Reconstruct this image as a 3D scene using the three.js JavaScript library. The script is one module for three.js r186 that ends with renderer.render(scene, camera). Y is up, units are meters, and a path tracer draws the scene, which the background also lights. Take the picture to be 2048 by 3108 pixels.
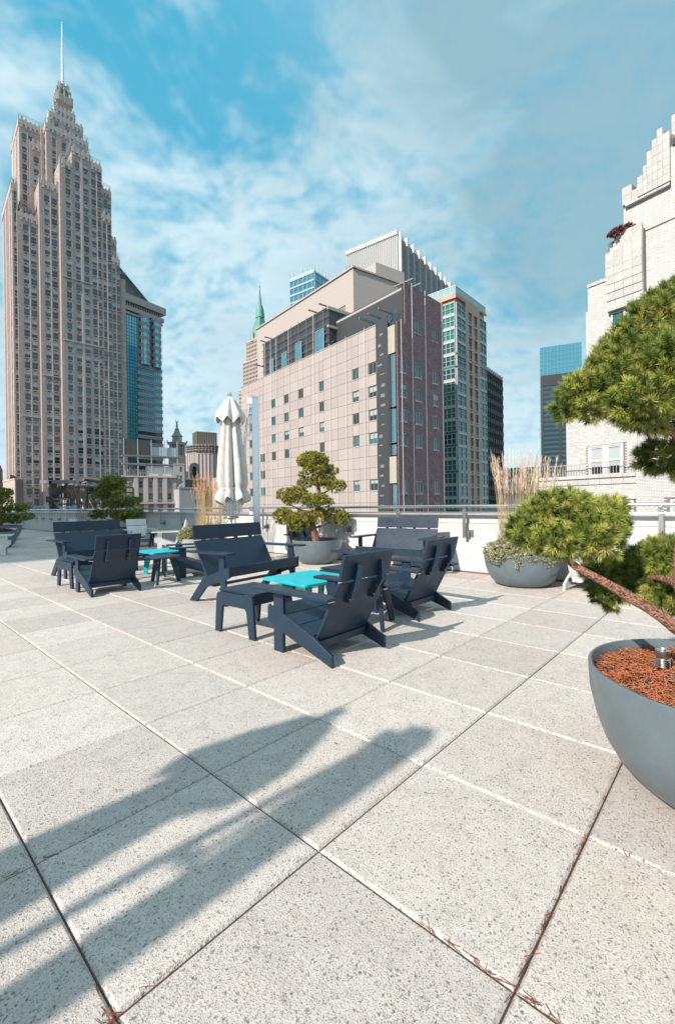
import * as THREE from 'three';
import { mergeGeometries, toCreasedNormals } from 'three/addons/utils/BufferGeometryUtils.js';
import { RoundedBoxGeometry } from 'three/addons/geometries/RoundedBoxGeometry.js';
import { createNoise3D } from 'simplex-noise';

// ---------------------------------------------------------------- camera, sky, sun, exposure
const scene = new THREE.Scene();
const camera = new THREE.PerspectiveCamera(97.8, 674 / 1024, 0.05, 3000);
camera.position.set(0, 1.08, 0);
camera.rotation.z = -0.785 * Math.PI / 180;
camera.setViewOffset(674, 1024, 0, 7.25, 674, 1024);
camera.updateProjectionMatrix();
const renderer = new THREE.WebGLRenderer({ antialias: true });
renderer.toneMapping = THREE.LinearToneMapping;
renderer.toneMappingExposure = 1.42;
renderer.shadowMap.enabled = true;

function rngOf(seed) { let s = seed >>> 0; return () => { s = (s + 0x6d2b79f5) | 0; let t = Math.imul(s ^ (s >>> 15), 1 | s); t = (t + Math.imul(t ^ (t >>> 7), 61 | t)) ^ t; return ((t ^ (t >>> 14)) >>> 0) / 4294967296; }; }
const rnd = rngOf(20240611);
const rr = (a, b) => a + (b - a) * rnd();
const noise3 = createNoise3D(rngOf(77));
const fbm = (x, y, z, o = 5) => { let a = 0.5, s = 0, f = 1; for (let i = 0; i < o; i++) { s += a * noise3(x * f, y * f, z * f); f *= 2.03; a *= 0.52; } return s; };
const sstep = (a, b, x) => { const t = Math.min(1, Math.max(0, (x - a) / (b - a))); return t * t * (3 - 2 * t); };
const mixc = (a, b, t) => [a[0] + (b[0] - a[0]) * t, a[1] + (b[1] - a[1]) * t, a[2] + (b[2] - a[2]) * t];

const SUN = new THREE.Vector3(-0.69, 0.70, 0.723).normalize();
{
  // open blue gaps between clouds: direction and angular size
  const gap = (x, y, s, k) => { const v = new THREE.Vector3(x, y, -1).normalize(); return [v.x, v.y, v.z, s, k]; };
  const gaps = [gap(-0.50, 1.08, .085, 0.40), gap(-0.46, 1.15, .10, 0.36), gap(-0.365, 0.95, .075, 0.43), gap(-0.16, 1.03, .075, 0.36), gap(-0.12, 0.90, .07, 0.40), gap(-0.36, 0.725, .07, 0.30),
    gap(-0.14, 0.80, .075, 0.36), gap(-0.27, 1.12, .07, 0.25), gap(-0.44, 0.60, .10, 0.09), gap(-0.27, 0.98, .17, 0.16), gap(-0.2, 0.75, .16, 0.12), gap(0.02, 0.98, .10, 0.14),
    gap(-3.2, 1.9, .14, 0.36), gap(-2.4, 2.2, .12, 0.29), gap(2.4, 2.6, .14, 0.29), gap(4.5, 1.4, .15, 0.29)];
  const greys = [gap(0.72, 0.80, .24, .75), gap(0.62, 1.1, .26, .55), gap(0.52, 0.60, .14, .45), gap(0.80, 0.50, .16, .5), gap(0.2, 1.2, .2, .3), gap(6, 2, .4, .5)];
  const W = 2048, Hh = 1024, data = new Float32Array(W * Hh * 4);
  const blue = [.006, .29, .46], white = [.52, .665, .72], grey = [.23, .375, .44], low = [.56, .66, .70];
  for (let j = 0; j < Hh; j++) {
    const el = ((j + 0.5) / Hh - 0.5) * Math.PI, y = Math.sin(el), c = Math.cos(el);
    for (let i = 0; i < W; i++) {
      const az = ((i + 0.5) / W - 0.5) * 2 * Math.PI, x = c * Math.cos(az), z = c * Math.sin(az);
      let col;
      if (y < -0.02) col = [.20, .22, .22];
      else {
        const yy = Math.max(y, 0) + 0.32, px = x / yy, pz = z / yy;
        const wx = fbm(px * 0.9 + 3, pz * 0.9, 1.3, 4) * 0.30, wz = fbm(px * 0.9, pz * 0.9 + 7, 5.1, 4) * 0.30;
        const n = fbm((px + pz * 0.35 + wx) * 1.15, (pz - px * 0.2 + wz) * 1.7, 2.2, 6);
        const n2 = fbm((px + pz * .4 + wx * .8) * 3.0, (pz - px * .3 + wz * .8) * 4.2, 9.2, 5);
        const n3 = fbm((px + wx * .5) * 9.5, (pz + wz * .5) * 12, 4.4, 4);
        const n4 = fbm(px * 22 + wx * 4, pz * 26 + wz * 4, 6.1, 3), nn = .42 * n + .62 * n2 + .44 * n3 + .22 * n4;
        let bias = 0.36, g = 0.30 + 0.40 * fbm(px * 1.1 + 20, pz * 1.1, 3, 5) + .18 * n2;
        for (const q of gaps) { const d = Math.acos(Math.min(1, x * q[0] + y * q[1] + z * q[2])); bias -= .66 * q[4] * Math.exp(-(d * d) / (q[3] * q[3] * 1.5)); }
        let w = .12 + .88 * sstep(-.62, .62, nn + bias * 1.0);
        for (const q of greys) { const d = Math.acos(Math.min(1, x * q[0] + y * q[1] + z * q[2])); const e = Math.exp(-(d * d) / (q[3] * q[3])); g += q[4] * e * (1 + .5 * n2); w += (0.88 - w) * e * .35; }
        w = Math.min(1, Math.max(0, w)); g = Math.min(1, Math.max(0, g));
        const hor = Math.exp(-Math.max(y, 0) / 0.13);
        w += (0.93 - w) * hor * .55;
        col = mixc(blue, mixc(white, grey, g * (1 - hor * .75)), w);
        col = mixc(col, low, hor * 0.6);
      }
      const k = (j * W + i) * 4; data[k] = col[0]; data[k + 1] = col[1]; data[k + 2] = col[2]; data[k + 3] = 1;
    }
  }
  const sky = new THREE.DataTexture(data, W, Hh, THREE.RGBAFormat, THREE.FloatType);
  sky.mapping = THREE.EquirectangularReflectionMapping; sky.magFilter = THREE.LinearFilter; sky.minFilter = THREE.LinearFilter; sky.wrapS = THREE.RepeatWrapping; sky.needsUpdate = true;
  scene.background = sky; scene.environment = sky;
}
const sun = new THREE.DirectionalLight(new THREE.Color().setRGB(1, 0.90, 0.79), 4.4);
sun.position.copy(SUN).multiplyScalar(300); sun.castShadow = true; sun.shadow.radius = 1.1;
sun.shadow.mapSize.set(4096, 4096);
Object.assign(sun.shadow.camera, { left: -160, right: 160, top: 160, bottom: -160, near: 1, far: 900 });
scene.add(sun); scene.add(sun.target);

// ---------------------------------------------------------------- helpers
const used = new Map();
function numbered(n) { const k = used.get(n) || 0; used.set(n, k + 1); return k ? n + '_' + String(k).padStart(3, '0') : n; }
function thing(name, label, category, p = [0, 0, 0], turn = 0, group) {
  const o = new THREE.Group(); o.name = numbered(name); o.position.set(...p); o.rotation.y = turn;
  o.userData = { label, category }; if (group) o.userData.group = group; scene.add(o); return o;
}
function part(name, geo, mat, parent) {
  const m = new THREE.Mesh(geo, mat); m.name = name; m.castShadow = m.receiveShadow = true; parent.add(m); return m;
}
function stuff(m) { m.userData.kind = 'stuff'; return m; }
function copyOf(o, p, turn, label, group) {
  const c = o.clone(); c.name = numbered(o.name.replace(/_\d{3}$/, '')); c.userData = { ...o.userData, label }; if (group) c.userData.group = group;
  c.position.set(...p); c.rotation.y = turn; scene.add(c); return c;
}
const turnTo = (dx, dz) => Math.atan2(-dz, dx);            // rotation.y that sends +x to (dx, dz)
const M4 = new THREE.Matrix4();
function uvm(g) {                                          // texture coordinates in metres, by the way each face points
  g = g.index ? g.toNonIndexed() : g;
  const p = g.attributes.position, uv = new Float32Array(p.count * 2), a = new THREE.Vector3(), b = new THREE.Vector3(), c = new THREE.Vector3();
  for (let i = 0; i < p.count; i += 3) {
    a.fromBufferAttribute(p, i); b.fromBufferAttribute(p, i + 1); c.fromBufferAttribute(p, i + 2);
    const n = b.clone().sub(a).cross(c.clone().sub(a)), ax = Math.abs(n.x), ay = Math.abs(n.y), az = Math.abs(n.z);
    [a, b, c].forEach((v, k) => { const s = ay >= ax && ay >= az ? [v.x, v.z] : az >= ax ? [v.x, v.y] : [v.z, v.y]; uv[(i + k) * 2] = s[0]; uv[(i + k) * 2 + 1] = s[1]; });
  }
  g.setAttribute('uv', new THREE.BufferAttribute(uv, 2)); return g;
}
const bx = (w, h, d, x = 0, y = 0, z = 0) => new THREE.BoxGeometry(w, h, d).translate(x, y, z);
const b2 = (x0, x1, y0, y1, z0, z1) => bx(x1 - x0, y1 - y0, z1 - z0, (x0 + x1) / 2, (y0 + y1) / 2, (z0 + z1) / 2);
const rbx = (w, h, d, r = .003, x = 0, y = 0, z = 0) => new RoundedBoxGeometry(w, h, d, 1, r).translate(x, y, z);
function join(list) { const l = list.map((g) => { const q = g.index ? g.toNonIndexed() : g; for (const k of Object.keys(q.attributes)) if (!['position', 'normal', 'uv'].includes(k)) q.deleteAttribute(k); return q; }); return l.length === 1 ? l[0] : mergeGeometries(l); }
function plank(pts, th, bev = .003) {                      // an outline in x/y, thickness th along z, edges eased
  const s = new THREE.Shape(pts.map((p) => new THREE.Vector2(p[0], p[1])));
  return new THREE.ExtrudeGeometry(s, { depth: th - 2 * bev, bevelEnabled: true, bevelThickness: bev, bevelSize: bev, bevelOffset: -bev, bevelSegments: 1, curveSegments: 6 }).translate(0, 0, -th / 2 + bev);
}
function bar(a, b, r, n = 6, r2 = r) {
  const A = new THREE.Vector3(...a), B = new THREE.Vector3(...b), d = B.clone().sub(A), g = new THREE.CylinderGeometry(r2, r, d.length(), n);
  g.applyQuaternion(new THREE.Quaternion().setFromUnitVectors(new THREE.Vector3(0, 1, 0), d.clone().normalize())).translate((A.x + B.x) / 2, (A.y + B.y) / 2, (A.z + B.z) / 2); return g;
}
function limb(pts, r0, r1, n = 8, seg = 14) {               // tapered curved limb with knobbly girth
  const c = new THREE.CatmullRomCurve3(pts.map((p) => new THREE.Vector3(...p))), g = new THREE.TubeGeometry(c, seg, 1, n, false), p = g.attributes.position, q = new THREE.Vector3();
  for (let i = 0; i <= seg; i++) { const o = c.getPointAt(i / seg), r = r0 + (r1 - r0) * Math.pow(i / seg, .8); for (let j = 0; j <= n; j++) { const k = i * (n + 1) + j; q.fromBufferAttribute(p, k).sub(o); q.multiplyScalar(r * (1 + .14 * noise3(o.x * 30 + q.x * 1.2, o.y * 30 + q.y * 1.2, o.z * 30 + q.z * 1.2))).add(o); p.setXYZ(k, q.x, q.y, q.z); } }
  g.computeVertexNormals(); return g;
}

// ---------------------------------------------------------------- textures and materials
const lin = (r, g, b) => new THREE.Color().setRGB(r, g, b);
const toS = (v) => 255 * (v <= 0.0031308 ? v * 12.92 : 1.055 * Math.pow(Math.max(v, 0), 1 / 2.4) - 0.055);
function tex(n, metres, fn, colour = true) {               // fn(u, v in texels) -> linear grey multiplier or rgb
  const d = new Uint8Array(n * n * 4);
  for (let j = 0; j < n; j++) for (let i = 0; i < n; i++) { const v = fn(i, j, n), k = (j * n + i) * 4; const c = Array.isArray(v) ? v : [v, v, v]; for (let q = 0; q < 3; q++) d[k + q] = Math.min(255, Math.max(0, colour ? toS(c[q]) : c[q] * 255)); d[k + 3] = 255; }
  const t = new THREE.DataTexture(d, n, n); t.wrapS = t.wrapT = THREE.RepeatWrapping; t.magFilter = THREE.LinearFilter; t.minFilter = THREE.LinearMipmapLinearFilter; t.generateMipmaps = true;
  t.repeat.set(1 / metres, 1 / metres); if (colour) t.colorSpace = THREE.SRGBColorSpace; t.needsUpdate = true; return t;
}
// noise that closes on itself over the square
const TAU = Math.PI * 2;
function tnoise(i, j, n, f, o = 4, s = 0) { const a = i / n * TAU, b = j / n * TAU, R = f / TAU; return fbm(Math.cos(a) * R + s, Math.sin(a) * R + Math.cos(b) * R * 1.01 + s * .7, Math.sin(b) * R + s * .3, o); }
const hash = (i, j) => { let h = Math.imul(i, 374761393) + Math.imul(j, 668265263); h = Math.imul(h ^ (h >>> 13), 1274126177); return ((h ^ (h >>> 16)) >>> 0) / 4294967296; };

// granite: pale grains, grey grains and a few dark ones, worn and stained in places
const gN = 1024, gCol = new Float32Array(gN * gN), gBump = new Float32Array(gN * gN);
for (let j = 0; j < gN; j++) for (let i = 0; i < gN; i++) {
  const cell = (sz, s) => { const ci = Math.floor(i / sz + s), cj = Math.floor(j / sz + s * 1.7), m = Math.max(1, Math.round(gN / sz)); let best = 9, id = 0; for (let b = -1; b < 2; b++) for (let a = -1; a < 2; a++) { const qi = ci + a, qj = cj + b, wi = ((qi % m) + m) % m, wj = ((qj % m) + m) % m; const h1 = hash(wi + s * 131, wj), h2 = hash(wi, wj + 977 + s * 57), dx = qi + h1 - i / sz - s, dy = qj + h2 - j / sz - s * 1.7, dd = dx * dx + dy * dy; if (dd < best) { best = dd; id = hash(wi * 3 + 11 + s, wj * 5 + 7); } } return id; };
  const a = cell(4, 0), b = cell(8, 3);
  let v = 0.91 + (a - .5) * 0.30; if (a < 0.11) v *= 0.66; if (b < 0.035) v *= 0.50; if (b > .95) v *= 1.08;
  gCol[j * gN + i] = v; gBump[j * gN + i] = a;
}
const granite = tex(gN, .72, (i, j, n) => { const k = j * n + i, st = tnoise(i, j, n, 7, 5, 4), m = 1 + .10 * st - .16 * sstep(.34, .66, tnoise(i, j, n, 11, 5, 9)) - .06 * sstep(.1, .5, tnoise(i, j, n, 4, 4, 14)); const v = gCol[k] * m * .96; return [v, v * .985, v * .965]; });
const graniteBump = tex(gN, .72, (i, j, n) => gBump[j * n + i], false);
const mottle = tex(512, 1, (i, j, n) => { const v = .9 + .13 * tnoise(i, j, n, 6, 6, 1) + .05 * (hash(i, j) - .5); return v; });
const fine = tex(256, .06, (i, j, n) => .5 + .5 * (hash(i, j) - .5) + .3 * tnoise(i, j, n, 14, 3, 2), false);
const brickMottle = tex(512, 6, (i, j, n) => { const row = Math.floor(j / 6), c = Math.floor((i + (row % 2) * 8) / 16), h = hash(c, row), t = tnoise(i, j, n, 6, 5, 3); const joint = (j % 6 === 0) || ((i + (row % 2) * 8) % 16 === 0) ? .90 : 1; return (.86 + .50 * (h - .5) + .25 * t) * joint; });
const bark = tex(256, .12, (i, j, n) => { const t = tnoise(i, j, n, 9, 5, 6), v = .72 + .95 * t; return [v, v * .9, v * .86]; });
const barkBump = tex(256, .12, (i, j, n) => .5 + .7 * tnoise(i, j, n, 9, 5, 6), false);
const scuff = tex(512, .7, (i, j, n) => { let v = .72 + .25 * tnoise(i, j, n, 5, 5, 8); if (tnoise(i + 3 * j, j, n, 30, 2, 5) > .52) v -= .3; return v; }, false);
const worn = tex(512, .8, (i, j, n) => { let v = .84 + .12 * tnoise(i, j, n, 5, 5, 21); const q = tnoise(i * 3 + j, j, n, 26, 3, 31); if (q > .50) v += .5 * (q - .5); if (hash(i >> 1, j >> 1) > .9985) v += .35; return v; });
const S = (col, rough = .8, o = {}) => new THREE.MeshStandardMaterial({ color: col, roughness: rough, ...o });
const mat = {
  tiles: [[.63, .58, .552], [.60, .556, .532], [.665, .614, .584], [.57, .522, .50], [.63, .57, .536], [.68, .628, .60]].map((c) => S(lin(...c), .82, { map: granite, bumpMap: graniteBump, bumpScale: .0012 })),
  bed: S(lin(.20, .125, .10), .95), needle: S(lin(.22, .055, .02), .8), litter: S(lin(.10, .06, .04), .9),
  white: S(lin(.78, .79, .80), .5, { map: mottle }), wallWhite: S(lin(.60, .61, .62), .62, { map: mottle }),
  steel: S(lin(.62, .62, .63), .28, { metalness: 1 }), steelDull: S(lin(.42, .41, .41), .42, { metalness: 1 }), chrome: S(lin(.75, .76, .78), .1, { metalness: 1 }), alu: S(lin(.72, .74, .76), .22, { metalness: 1 }),
  navy: new THREE.MeshPhysicalMaterial({ color: lin(.012, .034, .066), roughness: .60, roughnessMap: scuff, map: mottle, bumpMap: fine, bumpScale: .0006, specularIntensity: .9 }),
  whiteBoard: S(lin(.70, .70, .69), .45, { map: mottle }), teal: S(lin(.005, .50, .58), .42, { map: mottle }), black: S(lin(.012, .012, .013), .5),
  bowl: new THREE.MeshPhysicalMaterial({ color: lin(.15, .195, .225), roughness: .5, roughnessMap: scuff, map: worn, bumpMap: mottle, bumpScale: .001 }),
  concrete: S(lin(.40, .40, .39), .85, { map: mottle }),
  soil: S(lin(.06, .035, .022), 1), bark: S(lin(.42, .23, .17), .9, { map: bark, bumpMap: barkBump, bumpScale: .012 }),
  cloth: new THREE.MeshStandardMaterial({ color: lin(.66, .64, .615), roughness: .95, map: mottle, bumpMap: fine, bumpScale: .001 }),
};
// ---------------------------------------------------------------- the terrace: paving, parapet, railing
const T = .61, TURN = turnTo(.7385, .6743), OX = -.9353, OZ = -1.3624;      // paving grid: local x runs along the parapet, local -z towards it
const onGrid = (lx, lz, y = 0) => new THREE.Vector3(lx, y, lz).applyAxisAngle(new THREE.Vector3(0, 1, 0), TURN).add(new THREE.Vector3(OX, 0, OZ));
const WALLZ = -6.12;
{
  const floor = thing('terrace_floor', 'pale speckled granite paving of the roof terrace', 'floor', [OX, 0, OZ], TURN);
  floor.userData.kind = 'structure';
  part('bedding', b2(-45, 14, -.30, -.019, WALLZ - .02, 9), mat.bed, floor);
  const g = .0030, ch = .0075, hgt = .05;                                    // half joint, chamfer, thickness
  const shapes = [];
  for (let v = 0; v < 8; v++) {
    const h = T / 2 - g, c = h - ch, P = [], I = [];
    const ring = (r, y) => { const k = P.length / 3; P.push(-r, y, -r, r, y, -r, r, y, r, -r, y, r); return k; };
    const r0 = ring(c, 0), r1 = ring(h, -ch), r2 = ring(h, -hgt);
    I.push(r0, r0 + 2, r0 + 1, r0, r0 + 3, r0 + 2);
    for (const [a, b] of [[r0, r1], [r1, r2]]) for (let k = 0; k < 4; k++) { const n = (k + 1) % 4; I.push(a + k, a + n, b + k, a + n, b + n, b + k); }
    let q = new THREE.BufferGeometry(); q.setAttribute('position', new THREE.Float32BufferAttribute(P, 3)); q.setIndex(I); q = uvm(q); q.computeVertexNormals();
    const uv = q.attributes.uv, ox = rnd() * 1.22, oz = rnd() * 1.22, sw = v % 2; for (let i = 0; i < uv.count; i++) { const x = uv.getX(i), y = uv.getY(i); uv.setXY(i, (sw ? y : x) + ox, (sw ? -x : y) + oz); }
    shapes.push(q);
  }
  const all = [];
  for (let i = -44; i < 12; i++) for (let j = -6; j < 10; j++) {
    const c = onGrid((i + .5) * T, -(j + .5) * T), d = Math.hypot(c.x, c.z), inView = c.z < .3 && Math.abs(c.x) < -c.z * .86 + 1.2;
    all.push([i, j, inView ? d : d + 1000]);
  }
  all.sort((a, b) => a[2] - b[2]);
  const rest = mat.tiles.map(() => []);
  all.forEach(([i, j], k) => {
    const m = Math.floor(hash(i + 400, j + 90) * 6), s = shapes[Math.floor(hash(i + 77, j + 13) * 8)], y = (hash(i + 9, j + 3) - .5) * .0016;
    const tx = (hash(i + 5, j + 55) - .5) * .0026, tz = (hash(i + 15, j + 5) - .5) * .0026;
    if (k < 296) { const t = part('paving_slab', s, mat.tiles[m], floor); t.position.set((i + .5) * T, y, -(j + .5) * T); t.rotation.set(tx, 0, tz); }
    else rest[m].push(s.clone().applyMatrix4(new THREE.Matrix4().makeRotationFromEuler(new THREE.Euler(tx, 0, tz)).setPosition((i + .5) * T, y, -(j + .5) * T)));
  });
  rest.forEach((l, m) => l.length && stuff(part('far_paving', join(l), mat.tiles[m], floor)));
}
{
  // fallen pine needles lying in the joints and specks of leaf on the slabs
  const N = [], put = (lx, lz, along, n, spread) => { for (let k = 0; k < n; k++) { const a = (rnd() - .5), L = rr(.018, .05), dir = along + rr(-.35, .35) + (rnd() < .15 ? 1 : 0), c = onGrid(lx + Math.cos(along) * a * spread + rr(-.005, .005), lz + Math.sin(along) * a * spread + rr(-.005, .005), rr(-.004, .003)); N.push(bar([c.x - Math.cos(dir - TURN) * L / 2, c.y, c.z - Math.sin(dir - TURN) * L / 2], [c.x + Math.cos(dir - TURN) * L / 2, c.y + rr(-.002, .004), c.z + Math.sin(dir - TURN) * L / 2], .0008, 3)); } };
  put(2 * T, -T, 0, 35, .5); put(2 * T, -T, Math.PI / 2, 30, .5); put(2 * T + .2, -T, 0, 12, .4); put(2 * T, -T * 2, Math.PI / 2, 20, .5); put(2 * T, -T * 1.6, Math.PI / 2, 11, .5); put(T, 0, Math.PI / 2, 17, .25); put(T - .02, .01, 0, 15, .12); put(1.6 * T, -2 * T, 0, 4, .5); put(2.4 * T, -2 * T, 0, 6, .4); put(0, 0, Math.PI / 2, 4, .2);
  const o = stuff(part('fallen_needles', join(N), mat.needle, scene)); o.userData.label = 'rust brown pine needles caught in the paving joints'; o.userData.category = 'pine needles';
  const Lf = []; for (let k = 0; k < 46; k++) { const c = onGrid(rr(-7, 3.2), rr(-5.6, .6)); if (c.z > -1.2) continue; const s = new THREE.Shape(); s.moveTo(0, 0); s.quadraticCurveTo(.007, .008, 0, .022); s.quadraticCurveTo(-.006, .01, 0, 0); const g = new THREE.ExtrudeGeometry(s, { depth: .0008, bevelEnabled: false, curveSegments: 3 }); g.rotateX(-Math.PI / 2 + rr(-.25, .25)).rotateY(rnd() * 7).translate(c.x, .002, c.z); Lf.push(g); }
  const q = stuff(part('leaf_litter', join(Lf), mat.litter, scene)); q.userData.label = 'tiny dry brown leaves scattered over the paving'; q.userData.category = 'leaf litter';
}
{
  const at = onGrid(0, WALLZ), wall = thing('parapet_wall', 'long white parapet wall with metal coping behind the furniture', 'wall', [at.x, 0, at.z], TURN);
  for (let k = 0; k < 24; k++) { const x1 = 11.6 - k * 2.44; part('wall_panel', b2(x1 - 2.436, x1, -.3, .762, -.26, 0), mat.wallWhite, wall); }
  part('upper_band', b2(-47, 11.6, .768, .885, -.25, -.022), mat.wallWhite, wall);
  part('reveal', b2(-47, 11.6, .74, .90, -.24, -.035), mat.steelDull, wall);
  part('coping', rbx(58.6, .05, .34, .008, -17.7, .912, -.13), S(lin(.72, .72, .73), .35, { metalness: .6 }), wall);
  part('skirting', b2(-47, 11.6, -.04, .02, 0, .012), S(lin(.16, .10, .085), .7), wall);
  const rail = thing('guard_rail', 'brushed steel guard rail bracketed to the white parapet', 'railing', [at.x, 0, at.z], TURN);
  part('top_rail', join([new THREE.CylinderGeometry(.024, .024, 58.6, 12).rotateZ(Math.PI / 2).translate(-17.7, 1.03, .10)]), mat.steel, rail);
  part('lower_rod', new THREE.CylinderGeometry(.009, .009, 58.6, 8).rotateZ(Math.PI / 2).translate(-17.7, .93, .10), mat.steel, rail);
  const post = join([rbx(.05, .48, .014, .002, 0, .785, .10)]), arm = join([rbx(.05, .09, .012, .002, .032, .60, .055), rbx(.014, .06, .1, .002, .012, .585, .05)]), plate = rbx(.075, .11, .012, .002, .07, .61, .006), clip = rbx(.03, .02, .05, .003, 0, 1.0, .1);
  const x0 = at.clone(); // first post stands 1.235 m apart from its neighbours all along
  for (let k = -6; k < 28; k++) {
    const w = new THREE.Vector3(1.73 - .7385 * (2.077 + 1.2357 * (k - 2)), 0, -7.233 - .6743 * (2.077 + 1.2357 * (k - 2))), lx = w.sub(x0).dot(new THREE.Vector3(.7385, 0, .6743));
    if (lx < -45 || lx > 11) continue;
    const p = part('post', post, mat.steelDull, rail); p.position.x = lx;
    part('bracket', arm, mat.steelDull, p); part('wall_plate', plate, mat.steelDull, p); part('rail_clip', clip, mat.steel, p);
  }
}
// ---------------------------------------------------------------- furniture
const boardPair = (pts) => pts;                             // outlines below are in metres: x forward, y up
function slab(a, b, th, w) {                                // flat board between two points of the side view, w wide
  const dx = b[0] - a[0], dy = b[1] - a[1], L = Math.hypot(dx, dy);
  return uvm(rbx(L, th, w, .0035).applyMatrix4(new THREE.Matrix4().makeRotationZ(Math.atan2(dy, dx)).setPosition((a[0] + b[0]) / 2, (a[1] + b[1]) / 2, 0)));
}
const loungeSide = uvm(plank([[0, 0], [.489, .148], [.489, 0], [.594, 0], [.594, .183], [.663, .216], [.663, .325], [.655, .335], [.64, .318], [.592, .322], [.592, .45], [.483, .45], [.483, .285], [.174, .170], [0, .081]], .028));
const setteeSide = uvm(plank([[-.059, 0], [.069, 0], [.244, .176], [.47, .254], [.494, .236], [.494, 0], [.58, 0], [.575, .285], [.636, .309], [.638, .433], [.626, .436], [.60, .414], [.558, .416], [.555, .56], [.471, .56], [.471, .365], [.19, .277]], .028));
function seatOf(root, W, k, board) {
  const inW = W - .062, settee = k === 's';
  for (const s of [-1, 1]) { const m = part('side_panel', settee ? setteeSide : loungeSide, board, root); m.position.z = s * (W / 2 - .014); }
  const A = settee ? .572 : .461;
  const armG = settee ? uvm(rbx(.715, .022, .125, .004, .338, A, 0)) : uvm(rbx(.77, .022, .125, .004, .345, A, 0));
  for (const s of [-1, 1]) { const m = part('armrest', armG, board, root); m.position.z = s * (W / 2 + .012); const b = part('arm_bolt', join([new THREE.CylinderGeometry(.008, .008, .05, 8).rotateX(Math.PI / 2).translate(settee ? .03 : .0, A - .02, 0)]), mat.steel, root); b.position.z = s * (W / 2 - .005); }
  // back: upper and lower board meet at a kink, held by shaped battens behind
  const [b0, b1, b2_, b3] = settee ? [[.232, .272], [-.002, .680], [-.006, .697], [-.031, .861]] : [[.185, .135], [-.040, .556], [-.048, .572], [-.094, .748]];
  part('lower_back_board', slab(b0, b1, .022, inW), board, root); part('upper_back_board', slab(b2_, b3, .022, inW), board, root);
  const off = (p, d) => [p[0] - d, p[1] - d * .42], lo = (t) => [b1[0] + (b0[0] - b1[0]) * t, b1[1] + (b0[1] - b1[1]) * t], up = (t) => [b2_[0] + (b3[0] - b2_[0]) * t, b2_[1] + (b3[1] - b2_[1]) * t];
  const q = [up(.66), up(0), lo(.34)], batten = uvm(plank([off(q[0], .012), off(q[1], .012), off(q[2], .012), off(lo(.30), .05), [q[1][0] - .062, q[1][1] - .02], [q[0][0] - .058, q[0][1] - .02]], .026));
  const zs = settee ? [-.36, -.12, .12, .36].map((z) => z * W / 1.1) : [-.13, .13];
  const bolt = new THREE.CylinderGeometry(.006, .006, .03, 7).rotateX(Math.PI / 2);
  for (const z of zs) { const m = part('back_batten', batten, board, root); m.position.z = z; for (const t of [lo(.1), lo(.24)]) { const o = part('bolt', bolt, mat.steel, m); o.position.set(t[0] - .045, t[1] - .02, 0); } }
  // seat boards slope down to the back
  const s0 = settee ? [.612, .420] : [.635, .318], s1 = settee ? [.24, .292] : [.20, .166], n = 3;
  for (let i = 0; i < n; i++) { const f = (t) => [s0[0] + (s1[0] - s0[0]) * t, s0[1] + (s1[1] - s0[1]) * t]; part('seat_board', slab(f((i + .015) / n), f((i + .985) / n), .02, inW), board, root); }
  part('front_apron', settee ? uvm(b2(.609, .630, .318, .421, -inW / 2, inW / 2)) : uvm(b2(.636, .656, .222, .318, -inW / 2, inW / 2)), board, root);
  part('cross_bar', settee ? uvm(b2(.29, .36, .19, .212, -inW / 2, inW / 2)) : uvm(rbx(.02, .05, inW, .002, .165, .115, 0)), board, root);
  const br = join([rbx(.05, .05, .02, .004, 0, 0, 0), new THREE.CylinderGeometry(.01, .01, .03, 8).rotateX(Math.PI / 2)]);
  for (const s of [-1, 1]) { const m = part('corner_bracket', br, mat.black, root); m.position.set(settee ? .30 : .13, settee ? .225 : .12, s * (W / 2 - .045)); }
  return root;
}
function lounge(label, p, dir, board = mat.navy, group) { return seatOf(thing('lounge_chair', label, 'chair', [p[0], 0, p[1]], turnTo(...dir), group), .60, 'l', board); }
function settee(label, p, dir, board = mat.navy, group) { return seatOf(thing('garden_settee', label, 'settee', [p[0], 0, p[1]], turnTo(...dir), group), 1.13, 's', board); }
const dirs = { back: [-.735, -.678], backA: [-.72, -.694] };
const CH = 'navy lounge chairs', SE = 'navy settees';
// the root of each seat is the middle of its rear feet
lounge('navy lounge chair nearest the camera, seen from behind beside the turquoise table', [.15, -3.158], dirs.back, mat.navy, CH);
lounge('navy lounge chair seen from behind in front of the grey speckled settee', [.933, -4.30], [-.727, -.686], mat.navy, CH);
lounge('navy lounge chair seen from behind at the left, in front of the leftmost settee', [-2.771, -5.597], dirs.backA, mat.navy, CH);
lounge('navy lounge chair facing left, half hidden behind the middle settee', [-1.99, -7.27], [-.91, .415], mat.navy, CH);
lounge('navy lounge chair beside the far grey bowl, its back to the camera', [-.80, -9.3], [.45, -.89], mat.navy, CH);
settee('navy two seat settee in the middle facing the turquoise table', [-1.345, -5.59], [.807, .59], mat.navy, SE);
settee('leftmost navy two seat settee standing at the edge of the shade', [-4.247, -7.63], [.769, .639], mat.navy, SE);
settee('navy settee with its sunlit grey back against the white parapet', [1.10, -7.19], [-.574, .82], mat.navy, SE);
const WH = 'white lounge chairs';
lounge('white lounge chair facing left, half in sun behind the middle settee', [-4.0, -11.5], [-.93, .36], mat.whiteBoard, WH);
lounge('white lounge chair in the shade facing the camera by the wall', [-5.72, -12.75], [.62, .785], mat.whiteBoard, WH);
lounge('nearest white lounge chair at the left edge of the terrace', [-8.43, -10.385], [.843, -.537], mat.whiteBoard, WH);
lounge('white lounge chair at the far left in front of the dark bowl', [-10.75, -13.72], [.843, -.537], mat.whiteBoard, WH);
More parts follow.
